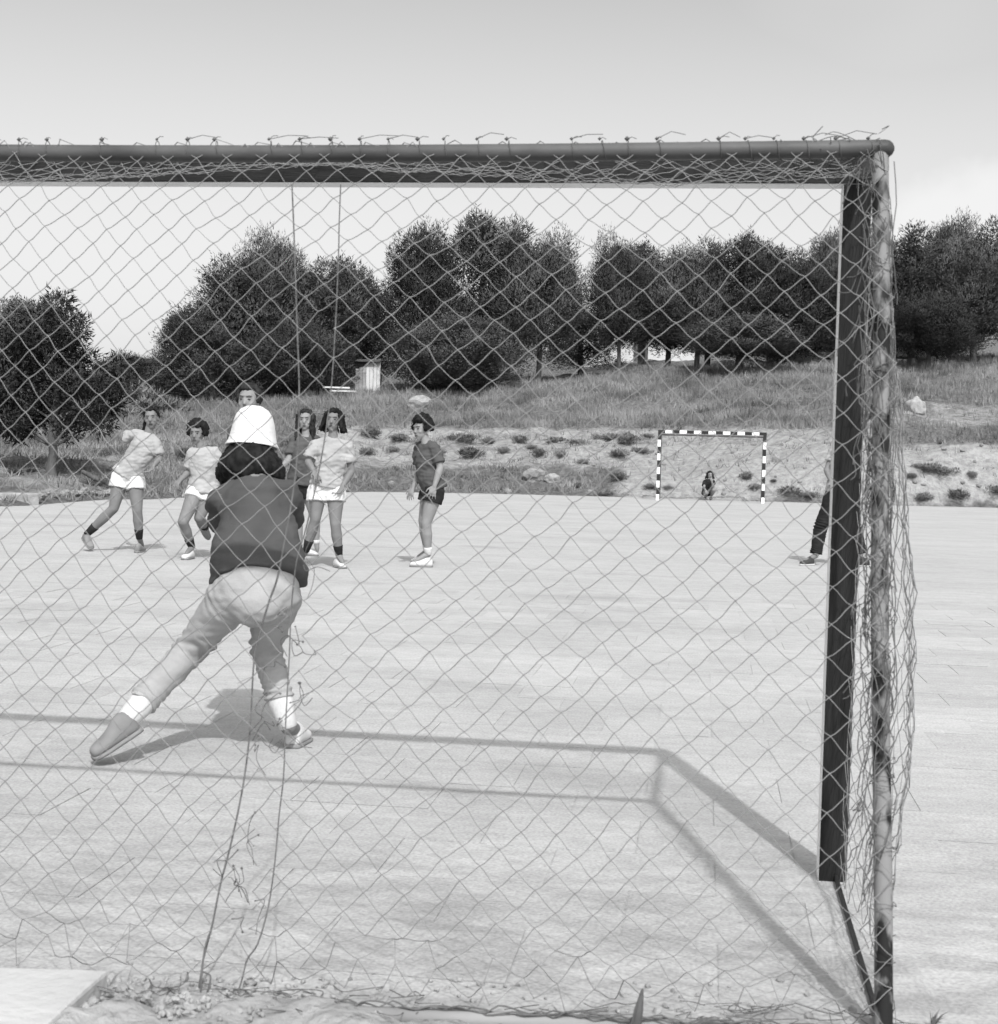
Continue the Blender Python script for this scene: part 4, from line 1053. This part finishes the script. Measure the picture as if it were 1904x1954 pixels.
def person(label, d, J, hair='curly', hair_mat='hair', skin='skin', top='white_tee', bottom='white_shorts', shoes=('shoe_white', 'shoe_white'), sock='black_cloth', sock_len=0.32,
           face=(0, 0, 0), group='handball players', seed=0, trousers=False, voxel=0.0065, long_sleeve=False, hem=0.10, build=1.0, hat=False, headk=1.0, mouth=False, sock_mat2=None, extra=None, sole='shoe_grey', boxy=0.0, legb=None, trw=1.0, shoeL=None):
    """J: joints as (px, py, extra distance); toes with 'g' stand on the ground."""
    def q(n):
        v = J[n]
        return U(v[0], v[1], d + (v[2] if len(v) > 2 else 0))
    K = {n: q(n) for n in J if n not in ('toeR', 'toeL')}
    flat = {}
    for n in ('toeR', 'toeL'):
        v = J[n]
        if len(v) > 3: K[n] = G(v[0], v[1], 0.0); flat[n] = True
        else: K[n] = U(v[0], v[1], d + (v[2] if len(v) > 2 else 0)); flat[n] = False
        if K[n].z < 0.0: K[n].z = 0.0
    base = (K['toeR'] + K['toeL']) / 2; base.z = 0
    e = empty('person', base, label, 'person', group)
    sh = (K['shL'] - K['shR']); hp = (K['hipL'] - K['hipR'])
    shn, hpn = sh.normalized(), hp.normalized(); sw = sh.length / 2; hw = hp.length / 2
    pel, wai, che, nek = K['pelvis'], K['waist'], K['chest'], K['neck']
    b = build; lb = legb or build
    ax = [hpn, hpn, (hpn * 0.6 + shn * 0.4).normalized(), shn, shn, shn, shn]
    down = (pel - wai).normalized()
    spine = [pel + down * 0.06, pel, wai, che, lerp(che, nek, 0.55), lerp(che, nek, 0.85), nek]
    wid = [0.10 * b, 0.158 * b, 0.122 * b, 0.142 * b, max(0.13, sw * 0.86), max(0.09, sw * 0.55), 0.056]
    dep = [0.09 * b, 0.112 * b, 0.092 * b, 0.105 * b, 0.085, 0.066, 0.054]
    Hm = head_frame(*face); hc = K['head']
    mb = MB()
    mb.tube(spine, wid, dep, axis=ax, n=20)
    mb.tube([nek - Vector((0, 0, 0.03)), lerp(nek, hc, 0.45), hc + Vector((0, 0, -0.02))], [0.055, 0.047, 0.046], n=12)
    head(mb, hc, Hm, headk)
    for s in 'RL':
        S, E, W = K['sh' + s], K['el' + s], K['ha' + s]
        ud_ = (E - W).length; wr = W - (W - E).normalized() * 0.09
        mb.tube(smooth_path([lerp(S, che, 0.15), S, lerp(S, E, 0.5), E], 3), None or [0.052, 0.052, 0.051, 0.050, 0.049, 0.047, 0.044, 0.041, 0.039, 0.037], n=10)
        mb.tube([E, lerp(E, wr, 0.3), lerp(E, wr, 0.7), wr], [0.037, 0.039, 0.031, 0.024], n=10)
        hand(mb, wr, E, flip=1 if s == 'R' else -1)
        Hh, Kn, A = K['hip' + s], K['kn' + s], K['an' + s]
        mb.tube([lerp(Hh, pel, 0.25), lerp(Hh, Kn, 0.12), lerp(Hh, Kn, 0.4), lerp(Hh, Kn, 0.75), Kn], [0.094 * lb, 0.093 * lb, 0.085 * lb, 0.067 * lb, 0.056 * lb], n=14)
        sd_ = (Kn - A).normalized()
        mb.tube([Kn, lerp(Kn, A, 0.18), lerp(Kn, A, 0.36), lerp(Kn, A, 0.65), lerp(Kn, A, 0.9), A], [0.056 * lb, 0.055 * lb, 0.059 * lb, 0.047 * lb, 0.035, 0.035], n=12)
        T = K['toe' + s]; mb.tube([A, lerp(A, T, 0.5) + Vector((0, 0, 0.01)), lerp(A, T, 0.75) + Vector((0, 0, 0.02))], [0.034, 0.028, 0.018], n=8)
    body = link('body', remesh(mb, 'body', voxel, 3), M[skin], e)
    if not hat or True: face_parts(hc, Hm, body, headk, mouth)
    hb = hair_mesh(hc, Hm, hair, seed, headk)
    if extra: extra(hb, hc, Hm, K)
    link('hair', remesh(hb, 'hair', 0.007, 1, (0.011, 60, 60, 26), seed), M[hair_mat], e)
    if hair != 'none':
        lr_ = random.Random(seed + 50); stn = Strands()
        for i in range(70):
            th = lr_.uniform(0.1, 1.7); ph = lr_.uniform(0.7, 2 * math.pi - 0.7)
            q0 = Vector((math.sin(th) * math.sin(ph) * 0.098, math.sin(th) * math.cos(ph) * 0.115 - 0.012, math.cos(th) * 0.108 + 0.03)) * headk; n0 = q0.normalized(); pts = [q0 * 0.95]
            ln = lr_.uniform(0.02, 0.05) * (1.8 if hair in ('long', 'bob') else 1.0); dv = n0 * 0.6 + Vector((lr_.uniform(-1, 1), lr_.uniform(-1, 1), lr_.uniform(-1.4, 0.3))) * 0.7
            for k in range(3): pts.append(pts[-1] + dv * ln / 3 + Vector((lr_.uniform(-.006, .006), lr_.uniform(-.006, .006), -0.004 * k)))
            stn.cord([hc + Hm @ p_ for p_ in pts], 0.0022, 3)
        stn.build('loose_hair', M[hair_mat], e)['kind'] = 'stuff'
    # top
    mb = MB(); inf = 0.020
    hemP = lerp(wai, pel, 0.0) + (pel - wai).normalized() * ((pel - wai).length + hem)
    sp = [hemP, lerp(hemP, wai, 0.5), wai, che, lerp(che, nek, 0.55), lerp(che, nek, 0.86), lerp(che, nek, 1.0)]
    mb.tube(sp, [wid[1] + 0.022 + boxy * 0.4, wid[1] + 0.016 + boxy * 0.6, wid[2] + 0.030 + boxy, wid[3] + 0.024, wid[4] + 0.012, wid[5] + 0.012, 0.068],
            [dep[1] + 0.024, dep[1] + 0.016, dep[2] + 0.034, dep[3] + 0.026, dep[4] + 0.018, dep[5] + 0.012, 0.062], axis=[hpn, hpn, ax[2], shn, shn, shn, shn], n=22, round_caps=False)
    for s in 'RL':
        S, E, W = K['sh' + s], K['el' + s], K['ha' + s]
        mb.tube([S, lerp(S, nek, 0.5) + Vector((0, 0, -0.012)), lerp(S, nek, 0.9) + Vector((0, 0, -0.02))], [0.066, 0.064, 0.056], n=12)
        if long_sleeve:
            wr = W - (W - E).normalized() * 0.10
            mb.tube([lerp(S, che, 0.2), S, lerp(S, E, 0.5), E], [0.062, 0.062, 0.058, 0.052], n=12); mb.tube([E, wr], [0.052, 0.040], n=12, round_caps=True)
        else:
            t = min(0.75, 0.17 / max(0.05, (E - S).length)); mb.tube([lerp(S, che, 0.2), S, lerp(S, E, t * 0.5), lerp(S, E, t)], [0.068, 0.068, 0.067, 0.071], n=14, round_caps=False)
    link('jersey' if long_sleeve else 't_shirt', remesh(mb, 'top', 0.0075, 3, (0.020, 6, 6, 15) if long_sleeve else (0.017, 8, 8, 15), seed + 3), M[top], e)
    # bottom
    mb = MB()
    wb = lerp(pel, wai, 0.55)
    mb.tube([wb, pel, pel + down * 0.07], [wid[2] + 0.022, wid[1] + 0.012, 0.12 * b], [dep[2] + 0.020, dep[1] + 0.012, 0.10 * b], axis=hpn, n=20)
    for s in 'RL':
        Hh, Kn, A = K['hip' + s], K['kn' + s], K['an' + s]
        if trousers:
            cu = lerp(Kn, A, trousers)
            mb.tube([lerp(Hh, pel, 0.3), lerp(Hh, Kn, 0.15), lerp(Hh, Kn, 0.5), lerp(Hh, Kn, 0.85), Kn], [x * trw for x in (0.110, 0.100, 0.078, 0.069, 0.063)], n=16)
            mb.tube([Kn, lerp(Kn, cu, 0.35), lerp(Kn, cu, 0.8), cu], [x * trw for x in (0.063, 0.062, 0.054, 0.060)], n=14, round_caps=False)
        else:
            t = min(0.5, 0.13 / max(0.1, (Kn - Hh).length))
            mb.tube([lerp(Hh, pel, 0.25), Hh, lerp(Hh, Kn, t)], [0.107 * b, 0.110 * b, 0.111 * b], n=16, round_caps=False)
    bot_me = (remesh(mb, 'bottom', 0.0075, 10 if trousers else 3, (0.006, 8, 8, 20) if trousers else (0.009, 12, 12, 14), seed + 8))
    if trousers:
        n_ = len(bot_me.vertices); co = np.empty(n_ * 3, np.float32); bot_me.vertices.foreach_get('co', co); co = co.reshape(-1, 3).astype(float)
        no = np.empty(n_ * 3, np.float32); bot_me.vertices.foreach_get('normal', no); no = no.reshape(-1, 3); disp = np.zeros(n_)
        wob = np.fromiter((mnoise.noise(Vector(p) * 7.0) for p in co), float, n_)
        for s in 'RL':
            for (P_, Q_, amp, sp_, lam) in ((K['kn' + s], K['an' + s], 0.0065, 0.085, 0.034), (lerp(K['kn' + s], K['an' + s], trousers * 0.92), K['an' + s], 0.0055, 0.06, 0.026), (K['hip' + s] + Vector((0, 0, -0.05)), K['kn' + s], 0.0030, 0.07, 0.045)):
                ax_ = np.array((Q_ - P_).normalized()); r_ = co - np.array(P_); t_ = r_ @ ax_; per = np.linalg.norm(r_ - t_[:, None] * ax_, axis=1)
                w_ = np.exp(-(t_ / sp_) ** 2) * (per < 0.13)
                disp += amp * w_ * np.sin(2 * np.pi * t_ / lam + wob * 5.5) * (0.45 + np.clip(wob * 2 + 0.5, 0, 1))
        co += no * disp[:, None]; bot_me.vertices.foreach_set('co', co.astype(np.float32).ravel()); bot_me.update()
    link('trousers' if trousers else 'shorts', bot_me, M[bottom], e)
    for s in 'RL':
        Kn, A, T = K['kn' + s], K['an' + s], K['toe' + s]
        f = (Vector((T.x - A.x, T.y - A.y, 0))).normalized()
        if sock:
            mb = MB(); st_ = lerp(A, Kn, sock_len); lr = lambda t: float(np.interp(t, [0, 0.1, 0.35, 0.64, 0.82, 1], [0.035, 0.035, 0.047, 0.059, 0.055, 0.056])) + 0.006; mb.tube([st_, lerp(st_, A, 0.33), lerp(st_, A, 0.66), A, lerp(A, T, 0.05)], [lr(sock_len), lr(sock_len * .67), lr(sock_len * .33), 0.037, 0.028], n=14, round_caps=False); mb.build('sock', M[sock], e, True)
        shoe(e, A, T, M[shoes[0] if s == 'R' else shoes[1]], M[sole], flat['toe' + s], L=shoeL)
    return e, K

# goalkeeper, seen from behind
def keeper_extra(hb, C, Hm, K):
    r = random.Random(4)
    for i in range(120):
        ph = r.uniform(0.8, 2 * math.pi - 0.8); q = Vector((math.sin(ph) * 0.080, math.cos(ph) * 0.098 - 0.012, -0.058)); out = Vector((q.x, q.y, 0)).normalized(); pts = []
        for t in range(6):
            a = t / 5; pts.append(C + Hm @ q + Vector((0, 0, -0.135 * a * r.uniform(0.92, 1.08))) + (Hm @ out) * (0.0 + 0.036 * math.sin(a * 2.3) ** 1.7) + RH * 0.01 * math.sin(7 * a + i))
        hb.tube(pts, [0.012, 0.017, 0.021, 0.021, 0.019, 0.011], n=7)
kd = 5.70
KJ = dict(head=(482, 838, 0.42), neck=(486, 912, 0.32), chest=(488, 985, 0.26), waist=(492, 1068, 0.08), pelvis=(492, 1122, 0.0), shR=(546, 948, 0.30), shL=(428, 950, 0.30),
          elR=(560, 992, 0.44), elL=(419, 996, 0.44), haR=(535, 966, 0.80), haL=(445, 966, 0.80), hipR=(530, 1128, 0.0), hipL=(452, 1128, 0.0), knR=(506, 1234, 0.30), knL=(366, 1236, 0.16),
          anR=(550, 1386, 0.22), anL=(224, 1394, -0.10), toeR=(580, 1411, 0.42, 'g'), toeL=(180, 1450, -0.14))
ke, KK = person('goalkeeper from behind in white hat, dark jersey and grey trousers, legs spread wide', kd, KJ, hair='none', top='keeper_jersey', bottom='keeper_trousers', shoes=('shoe_white', 'shoe_grey'), sock='sock_white',
                sock_len=0.36, face=(math.pi, -0.30, 0), trousers=0.68, long_sleeve=True, hem=-0.02, build=0.93, seed=1, voxel=0.0075, headk=1.05, extra=keeper_extra, sole='shoe_grey', boxy=0.046, legb=0.76, shoeL=0.205)
def keeper_hat():
    C = KK['head'] + Vector((0, 0, 0.0)); Hm = head_frame(math.pi, -0.16, 0.03); mb = MB(); n = 40; vv = []; ff = []
    prof = [(0.010, 0.138), (0.034, 0.134), (0.058, 0.120), (0.074, 0.098), (0.083, 0.070), (0.089, 0.040), (0.094, 0.012), (0.100, -0.012), (0.110, -0.030), (0.113, -0.036), (0.100, -0.034), (0.094, -0.022)]
    for (rr, z) in prof:
        for i in range(n):
            a = 2 * math.pi * i / n; k = 1 + 0.012 * math.sin(3 * a + z * 30)
            vv.append(C + Hm @ Vector((rr * k * math.cos(a), rr * k * math.sin(a) * 1.18, z)))
    for i in range(len(prof) - 1):
        for j in range(n): ff.append((i * n + j, i * n + (j + 1) % n, (i + 1) * n + (j + 1) % n, (i + 1) * n + j))
    ff.append(tuple(range(n))); mb.add(vv, ff); o = mb.build('hat', M['hat'], ke, True)
    o['label'] = 'white knitted bucket hat'
keeper_hat()

# thrower on the left
def pony(hb, C, Hm, K):
    for i in range(7):
        o = Vector((0.01 * math.sin(i * 2), 0.01 * math.cos(i * 2), 0)); a = [Vector((0.055, -0.06, 0.02)), Vector((0.085, -0.07, -0.06)), Vector((0.10, -0.06, -0.12)), Vector((0.15, -0.05, -0.15)), Vector((0.185, -0.045, -0.165))]
        hb.tube([C + Hm @ (x + o) for x in a], [0.022, 0.020, 0.017, 0.013, 0.006], n=7)
    hb.ball(C + Hm @ Vector((0.02, -0.05, 0.12)), 0.03)
def flip(fn): return fn
person('player throwing at far left in white shirt and shorts, trailing leg stretched out', 16.7,
       dict(head=(289, 799), neck=(283, 828), chest=(275, 856), waist=(255, 888), pelvis=(244, 905), shR=(257, 829, 0.06), shL=(299, 849, -0.04), elR=(236, 836, 0.16), elL=(305, 874, -0.04), haR=(231, 822, 0.40), haL=(284, 900, -0.12),
            hipR=(231, 909), hipL=(258, 913), knR=(217, 970, -0.04), knL=(262, 974, -0.06), anR=(165, 1020, 0.05), anL=(266, 1027, 0.02), toeR=(174, 1048, -0.05), toeL=(274, 1052, 0, 'g')),
       hair='pony', face=(0.05, -0.05, -0.10), shoes=('shoe_grey', 'shoe_grey'), hem=0.04, seed=11, extra=pony, mouth=True)
person('player in white shirt stepping forward between the thrower and the goalkeeper', 16.0,
       dict(head=(376, 829), neck=(384, 856), chest=(388, 880), waist=(391, 908), pelvis=(390, 928), shR=(366, 866), shL=(408, 862), elR=(361, 900, 0.03), elL=(421, 890, 0.03), haR=(335, 925, -0.12), haL=(424, 912, -0.22),
            hipR=(377, 934), hipL=(402, 936), knR=(349, 996, -0.22), knL=(380, 988, -0.05), anR=(366, 1044, 0.0), anL=(392, 1008, 0.30), toeR=(350, 1068, 0, 'g'), toeL=(397, 1030, 0.34)),
       hair='curly', hair_mat='hair', face=(-0.15, -0.05, 0), shoes=('shoe_white', 'shoe_grey'), hem=0.07, seed=12)
person('player whose face shows just above the goalkeeper hat', 11.3,
       dict(head=(474, 766), neck=(476, 806), chest=(478, 860), waist=(478, 930), pelvis=(478, 960), shR=(450, 826, 0.05), shL=(505, 826, -0.05), elR=(446, 890), elL=(512, 890), haR=(452, 960), haL=(508, 960),
            hipR=(462, 968), hipL=(496, 968), knR=(460, 1060), knL=(498, 1060), anR=(458, 1132), anL=(500, 1132), toeR=(452, 1152, 0, 'g'), toeL=(504, 1152, 0, 'g')),
       hair='short', hair_mat='hair_brown', skin='skin_pale', top='dark_tee', bottom='black_cloth', face=(-0.15, 0.0, 0), seed=13, hem=0.06)
person('player in dark shirt half hidden behind the white shirt right of the goalkeeper', 16.9,
       dict(head=(583, 803), neck=(584, 833), chest=(582, 862), waist=(578, 896), pelvis=(577, 922), shR=(562, 844, 0.03), shL=(602, 842, 0.03), elR=(551, 877, -0.06), elL=(610, 878, 0.05), haR=(531, 900, -0.28), haL=(604, 906, -0.1),
            hipR=(565, 930), hipL=(589, 930), knR=(566, 985), knL=(600, 985), anR=(572, 1040), anL=(604, 1037), toeR=(564, 1058, 0, 'g'), toeL=(606, 1061, 0, 'g')),
       hair='long', hair_mat='hair_brown', skin='skin_pale', top='dark_tee', bottom='black_cloth', face=(-0.05, 0.0, 0), sock='sock_white', sock_len=0.12, seed=14, hem=0.03)
person('player in white shirt and shorts standing just right of the goalkeeper', 15.3,
       dict(head=(636, 804), neck=(635, 836), chest=(633, 866), waist=(629, 902), pelvis=(624, 924), shR=(603, 849), shL=(662, 851), elR=(588, 881, -0.02), elL=(671, 899, 0.02), haR=(606, 912, -0.16), haL=(646, 940, -0.12),
            hipR=(607, 933), hipL=(640, 934), knR=(602, 990, -0.04), knL=(640, 1000, -0.06), anR=(584, 1050, 0.05), anL=(647, 1060, 0.02), toeR=(574, 1072, 0, 'g'), toeL=(657, 1085, 0, 'g')),
       hair='bob', hair_mat='hair', face=(-0.10, 0.08, 0.05), hem=0.035, seed=15, mouth=True)
person('player in dark shirt and black shorts standing sideways in white shoes', 15.77,
       dict(head=(804, 820), neck=(814, 844), chest=(817, 870), waist=(816, 903), pelvis=(825, 926), shR=(800, 856, 0.12), shL=(831, 858, -0.12), elR=(800, 904, 0.12), elL=(840, 892, -0.16), haR=(782, 944, 0.02), haL=(824, 943, -0.22),
            hipR=(821, 934, 0.08), hipL=(830, 936, -0.08), knR=(808, 994, 0.06), knL=(813, 998, -0.10), anR=(815, 1052, 0.10), anL=(817, 1057, -0.04), toeR=(788, 1074, 0, 'g'), toeL=(782, 1081, 0, 'g')),
       hair='curly', hair_mat='hair', skin='skin_pale', top='dark_tee', bottom='black_cloth', face=(-0.75, -0.08, -0.05), sock='sock_white', sock_len=0.22, hem=0.06, seed=16)
person('person in dark trousers and canvas shoes, mostly hidden behind the near goal post', 17.7,
       dict(head=(1616, 812), neck=(1612, 845), chest=(1608, 872), waist=(1606, 905), pelvis=(1604, 938), shR=(1594, 858, 0.1), shL=(1628, 858, -0.1), elR=(1577, 897, 0.05), elL=(1640, 895), haR=(1590, 930, -0.1), haL=(1622, 930, -0.12),
            hipR=(1594, 945), hipL=(1614, 945), knR=(1566, 1006, 0.05), knL=(1630, 1010, 0.0), anR=(1556, 1060, 0.05), anL=(1645, 1060, 0.0), toeR=(1528, 1079, 0, 'g'), toeL=(1624, 1079, 0, 'g')),
       hair='short', top='white_tee', bottom='black_cloth', trousers=0.93, face=(-0.9, 0, 0), trw=1.3, shoes=('shoe_dark', 'shoe_dark'), sock='sock_white', sock_len=0.1, seed=17, group='people beyond the players', sole='shoe_white', voxel=0.008)
person('small crouching person in black in the far goal mouth', 45.6,
       dict(head=(1354.5, 907), neck=(1353.5, 914.5), chest=(1351.5, 922), waist=(1350, 932), pelvis=(1350, 939, 0.15), shR=(1344.5, 919.5), shL=(1360, 918.5), elR=(1343, 931, -0.2), elL=(1361, 930, -0.3), haR=(1349, 940, -0.5), haL=(1357, 914, -0.35),
            hipR=(1345, 940, 0.15), hipL=(1354, 939, 0.15), knR=(1348, 940, -0.35), knL=(1362, 935, -0.35), anR=(1346, 948, -0.1), anL=(1356, 948, -0.1), toeR=(1344, 951, -0.35), toeL=(1356, 951, -0.35)),
       hair='bob', top='black_cloth', bottom='black_cloth', skin='skin_pale', face=(0.05, -0.05, 0), sock=None, seed=18, group='people beyond the players', voxel=0.012, long_sleeve=False, hem=0.0, shoes=('shoe_dark', 'shoe_dark'))

# ------------------------------------------------------------------ far goal with striped frame
def far_goal():
    X1, Yf = -1.345, Y0 + 40.0; W_, H_, p = 3.08, 2.08, 0.09
    e = empty('handball_goal', (X1 + W_ / 2, Yf, 0), 'distant handball goal with black and white striped posts before the bank', 'goal')
    def striped(nm, a, b, first):
        a, b = Vector(a), Vector(b); ln = (b - a).length; n = max(3, int(round(ln / 0.205))); d = (b - a) / n; mb = MB(); ax = d.normalized()
        for i in range(n):
            c = a + d * (i + 0.5); mb.cur = (i + first) % 2
            size = [p, p, p]; k = max(range(3), key=lambda q: abs(ax[q])); size[k] = d.length
            mb.box(c, size)
        return mb.build(nm, [M['stripe_white'], M['stripe_black']], e)
    z = -0.03
    striped('post', (X1, Yf, z), (X1, Yf, H_ - p), 0); striped('post', (X1 + W_, Yf, z), (X1 + W_, Yf, H_ - p), 0)
    striped('crossbar', (X1 - p / 2, Yf, H_ - p / 2), (X1 + W_ + p / 2, Yf, H_ - p / 2), 1)
    bk = Yf + 0.85
    for nm, a, b in (('rear_top_pipe', (X1, bk, H_ - 0.12), (X1 + W_, bk, H_ - 0.12)), ('rear_pole', (X1 + 0.02, bk, H_ - 0.12), (X1 + 0.02, bk + 0.25, 0.02)), ('rear_pole', (X1 + W_, bk, H_ - 0.12), (X1 + W_, bk + 0.25, 0.02)),
                     ('depth_pipe', (X1, Yf, H_ - 0.06), (X1, bk, H_ - 0.12)), ('depth_pipe', (X1 + W_, Yf, H_ - 0.06), (X1 + W_, bk, H_ - 0.12))):
        mb = MB(); mb.tube([a, b], 0.028, n=8); mb.build(nm, M['pipe_dark'], e, True)
far_goal()

# ------------------------------------------------------------------ foreground bits at the foot of the net
def block():
    zt = 0.045; P = [G(-160, 1838, zt), G(205, 1852, zt), G(60, 1975, zt), G(-160, 2060, zt)]
    mb = MB(); n = 4; top = [Vector(p) for p in P]; bot = [Vector((p.x + 0.004, p.y, -0.08)) for p in P]
    mb.add(top + bot, [(3, 2, 1, 0), (4, 5, 6, 7)] + [(i, (i + 1) % n, n + (i + 1) % n, n + i) for i in range(n)])
    me = mb.mesh('concrete_block'); bm = bmesh.new(); bm.from_mesh(me); bmesh.ops.recalc_face_normals(bm, faces=bm.faces)
    bmesh.ops.subdivide_edges(bm, edges=bm.edges, cuts=5, use_grid_fill=True)
    for v in bm.verts: v.co += Vector((mnoise.noise(v.co * 9), mnoise.noise(v.co * 9 + Vector((5, 0, 0))), mnoise.noise(v.co * 7 + Vector((0, 9, 0))))) * 0.006
    bm.to_mesh(me); bm.free()
    o = link('concrete_block', me, M['concrete']); bevel_obj(o, 0.008); tag(o, 'worn concrete block in the bottom left corner', 'block')
block()
def dirt():
    # loose earth where the paving ends, with crumbs of rubble
    nx, ny = 150, 46; v = []; f = []
    for j in range(ny):
        for i in range(nx):
            x = -2.6 + 4.4 * i / (nx - 1); y = 2.2 + 1.12 * j / (ny - 1)
            u, d = ud(x, y); edge = 3.02 + 0.10 * mnoise.noise(Vector((x * 2.2, 0, 3))) + 0.16 * math.exp(-((x + 0.75) / 0.55) ** 2)
            t = min(1, max(0, (edge - y) / 0.10))
            z = -0.03 + t * (0.045 + 0.035 * mnoise.noise(Vector((x * 5, y * 5, 0))) + 0.022 * mnoise.noise(Vector((x * 17, y * 17, 2))) + 0.010 * mnoise.noise(Vector((x * 45, y * 45, 2))))
            v.append((x, y, z))
    for j in range(ny - 1):
        for i in range(nx - 1): f.append((j * nx + i, j * nx + i + 1, (j + 1) * nx + i + 1, (j + 1) * nx + i))
    tag(link('dirt_strip', mesh_np('dirt_strip', v, np.array(f)), M['dirt'], smooth=True), 'loose dirt strip along the front edge of the court', None, None, 'structure')
    r = random.Random(9); V = []; Fc = []; n = 0
    bm = bmesh.new(); bmesh.ops.create_icosphere(bm, subdivisions=1, radius=1); bv = [x.co.copy() for x in bm.verts]; bf = [[x.index for x in q.verts] for q in bm.faces]; bm.free()
    for k in range(420):
        u = r.gauss(380, 190) if k < 330 else r.uniform(150, 1650); y = r.uniform(1868, 1958); P = G(u, y, 0.0); s = r.uniform(0.003, 0.010) * (1.8 if r.random() < 0.12 else 1)
        R3 = Matrix.Rotation(r.uniform(0, 6), 3, 'Z') @ Matrix.Rotation(r.uniform(0, 6), 3, 'X'); sc = Vector((r.uniform(.7, 1.4), r.uniform(.7, 1.2), r.uniform(.5, .9)))
        z = 0.012 if P.y < 3.05 else 0.0
        for q in bv: V.append(P + Vector((0, 0, z + s * 0.3)) + R3 @ Vector((q.x * sc.x, q.y * sc.y, q.z * sc.z)) * s)
        Fc += [[i + n for i in q] for q in bf]; n += len(bv)
    tag(link('rubble_crumbs', mesh_np('rubble_crumbs', V, Fc), M['dirt']), 'crumbs of rubble and gravel scattered by the net foot', 'rubble', None, 'stuff')
dirt()
def stake():
    a = G(1207, 1985, 0.0); mb = MB(); b = a + Vector((0.016, 0.02, 0.10))
    mb.tube([a - Vector((0, 0, 0.05)), a, lerp(a, b, 0.6), b], [0.014, 0.014, 0.010, 0.003], [0.011, 0.010, 0.007, 0.003], n=7); o = mb.build('wooden_stake', M['wood_dark'], None)
    tag(o, 'small dark pointed stake at the bottom edge of the view', 'stake')
stake()
def weed():
    a = G(1778, 1962, 0.0); r = np.random.default_rng(5); V = []
    for k in range(16):
        an = r.uniform(0, 6.28); l = r.uniform(0.015, 0.04); t = Vector((math.cos(an) * l * 0.6 + 0.015, math.sin(an) * l * 0.5, l)); s = Vector((-math.sin(an), math.cos(an), 0)) * 0.003
        m_ = a + t * 0.5 + Vector((0, 0, 0.008)); V += [a - s, a + s, m_ + s, m_ - s, m_ - s, m_ + s, a + t, a + t]
    f = [tuple(range(i, i + 4)) for i in range(0, len(V), 4)]
    tag(link('weed', mesh_np('weed', V, f), M['scrub']), 'small weed sprouting at the bottom right edge', 'weed')
weed()
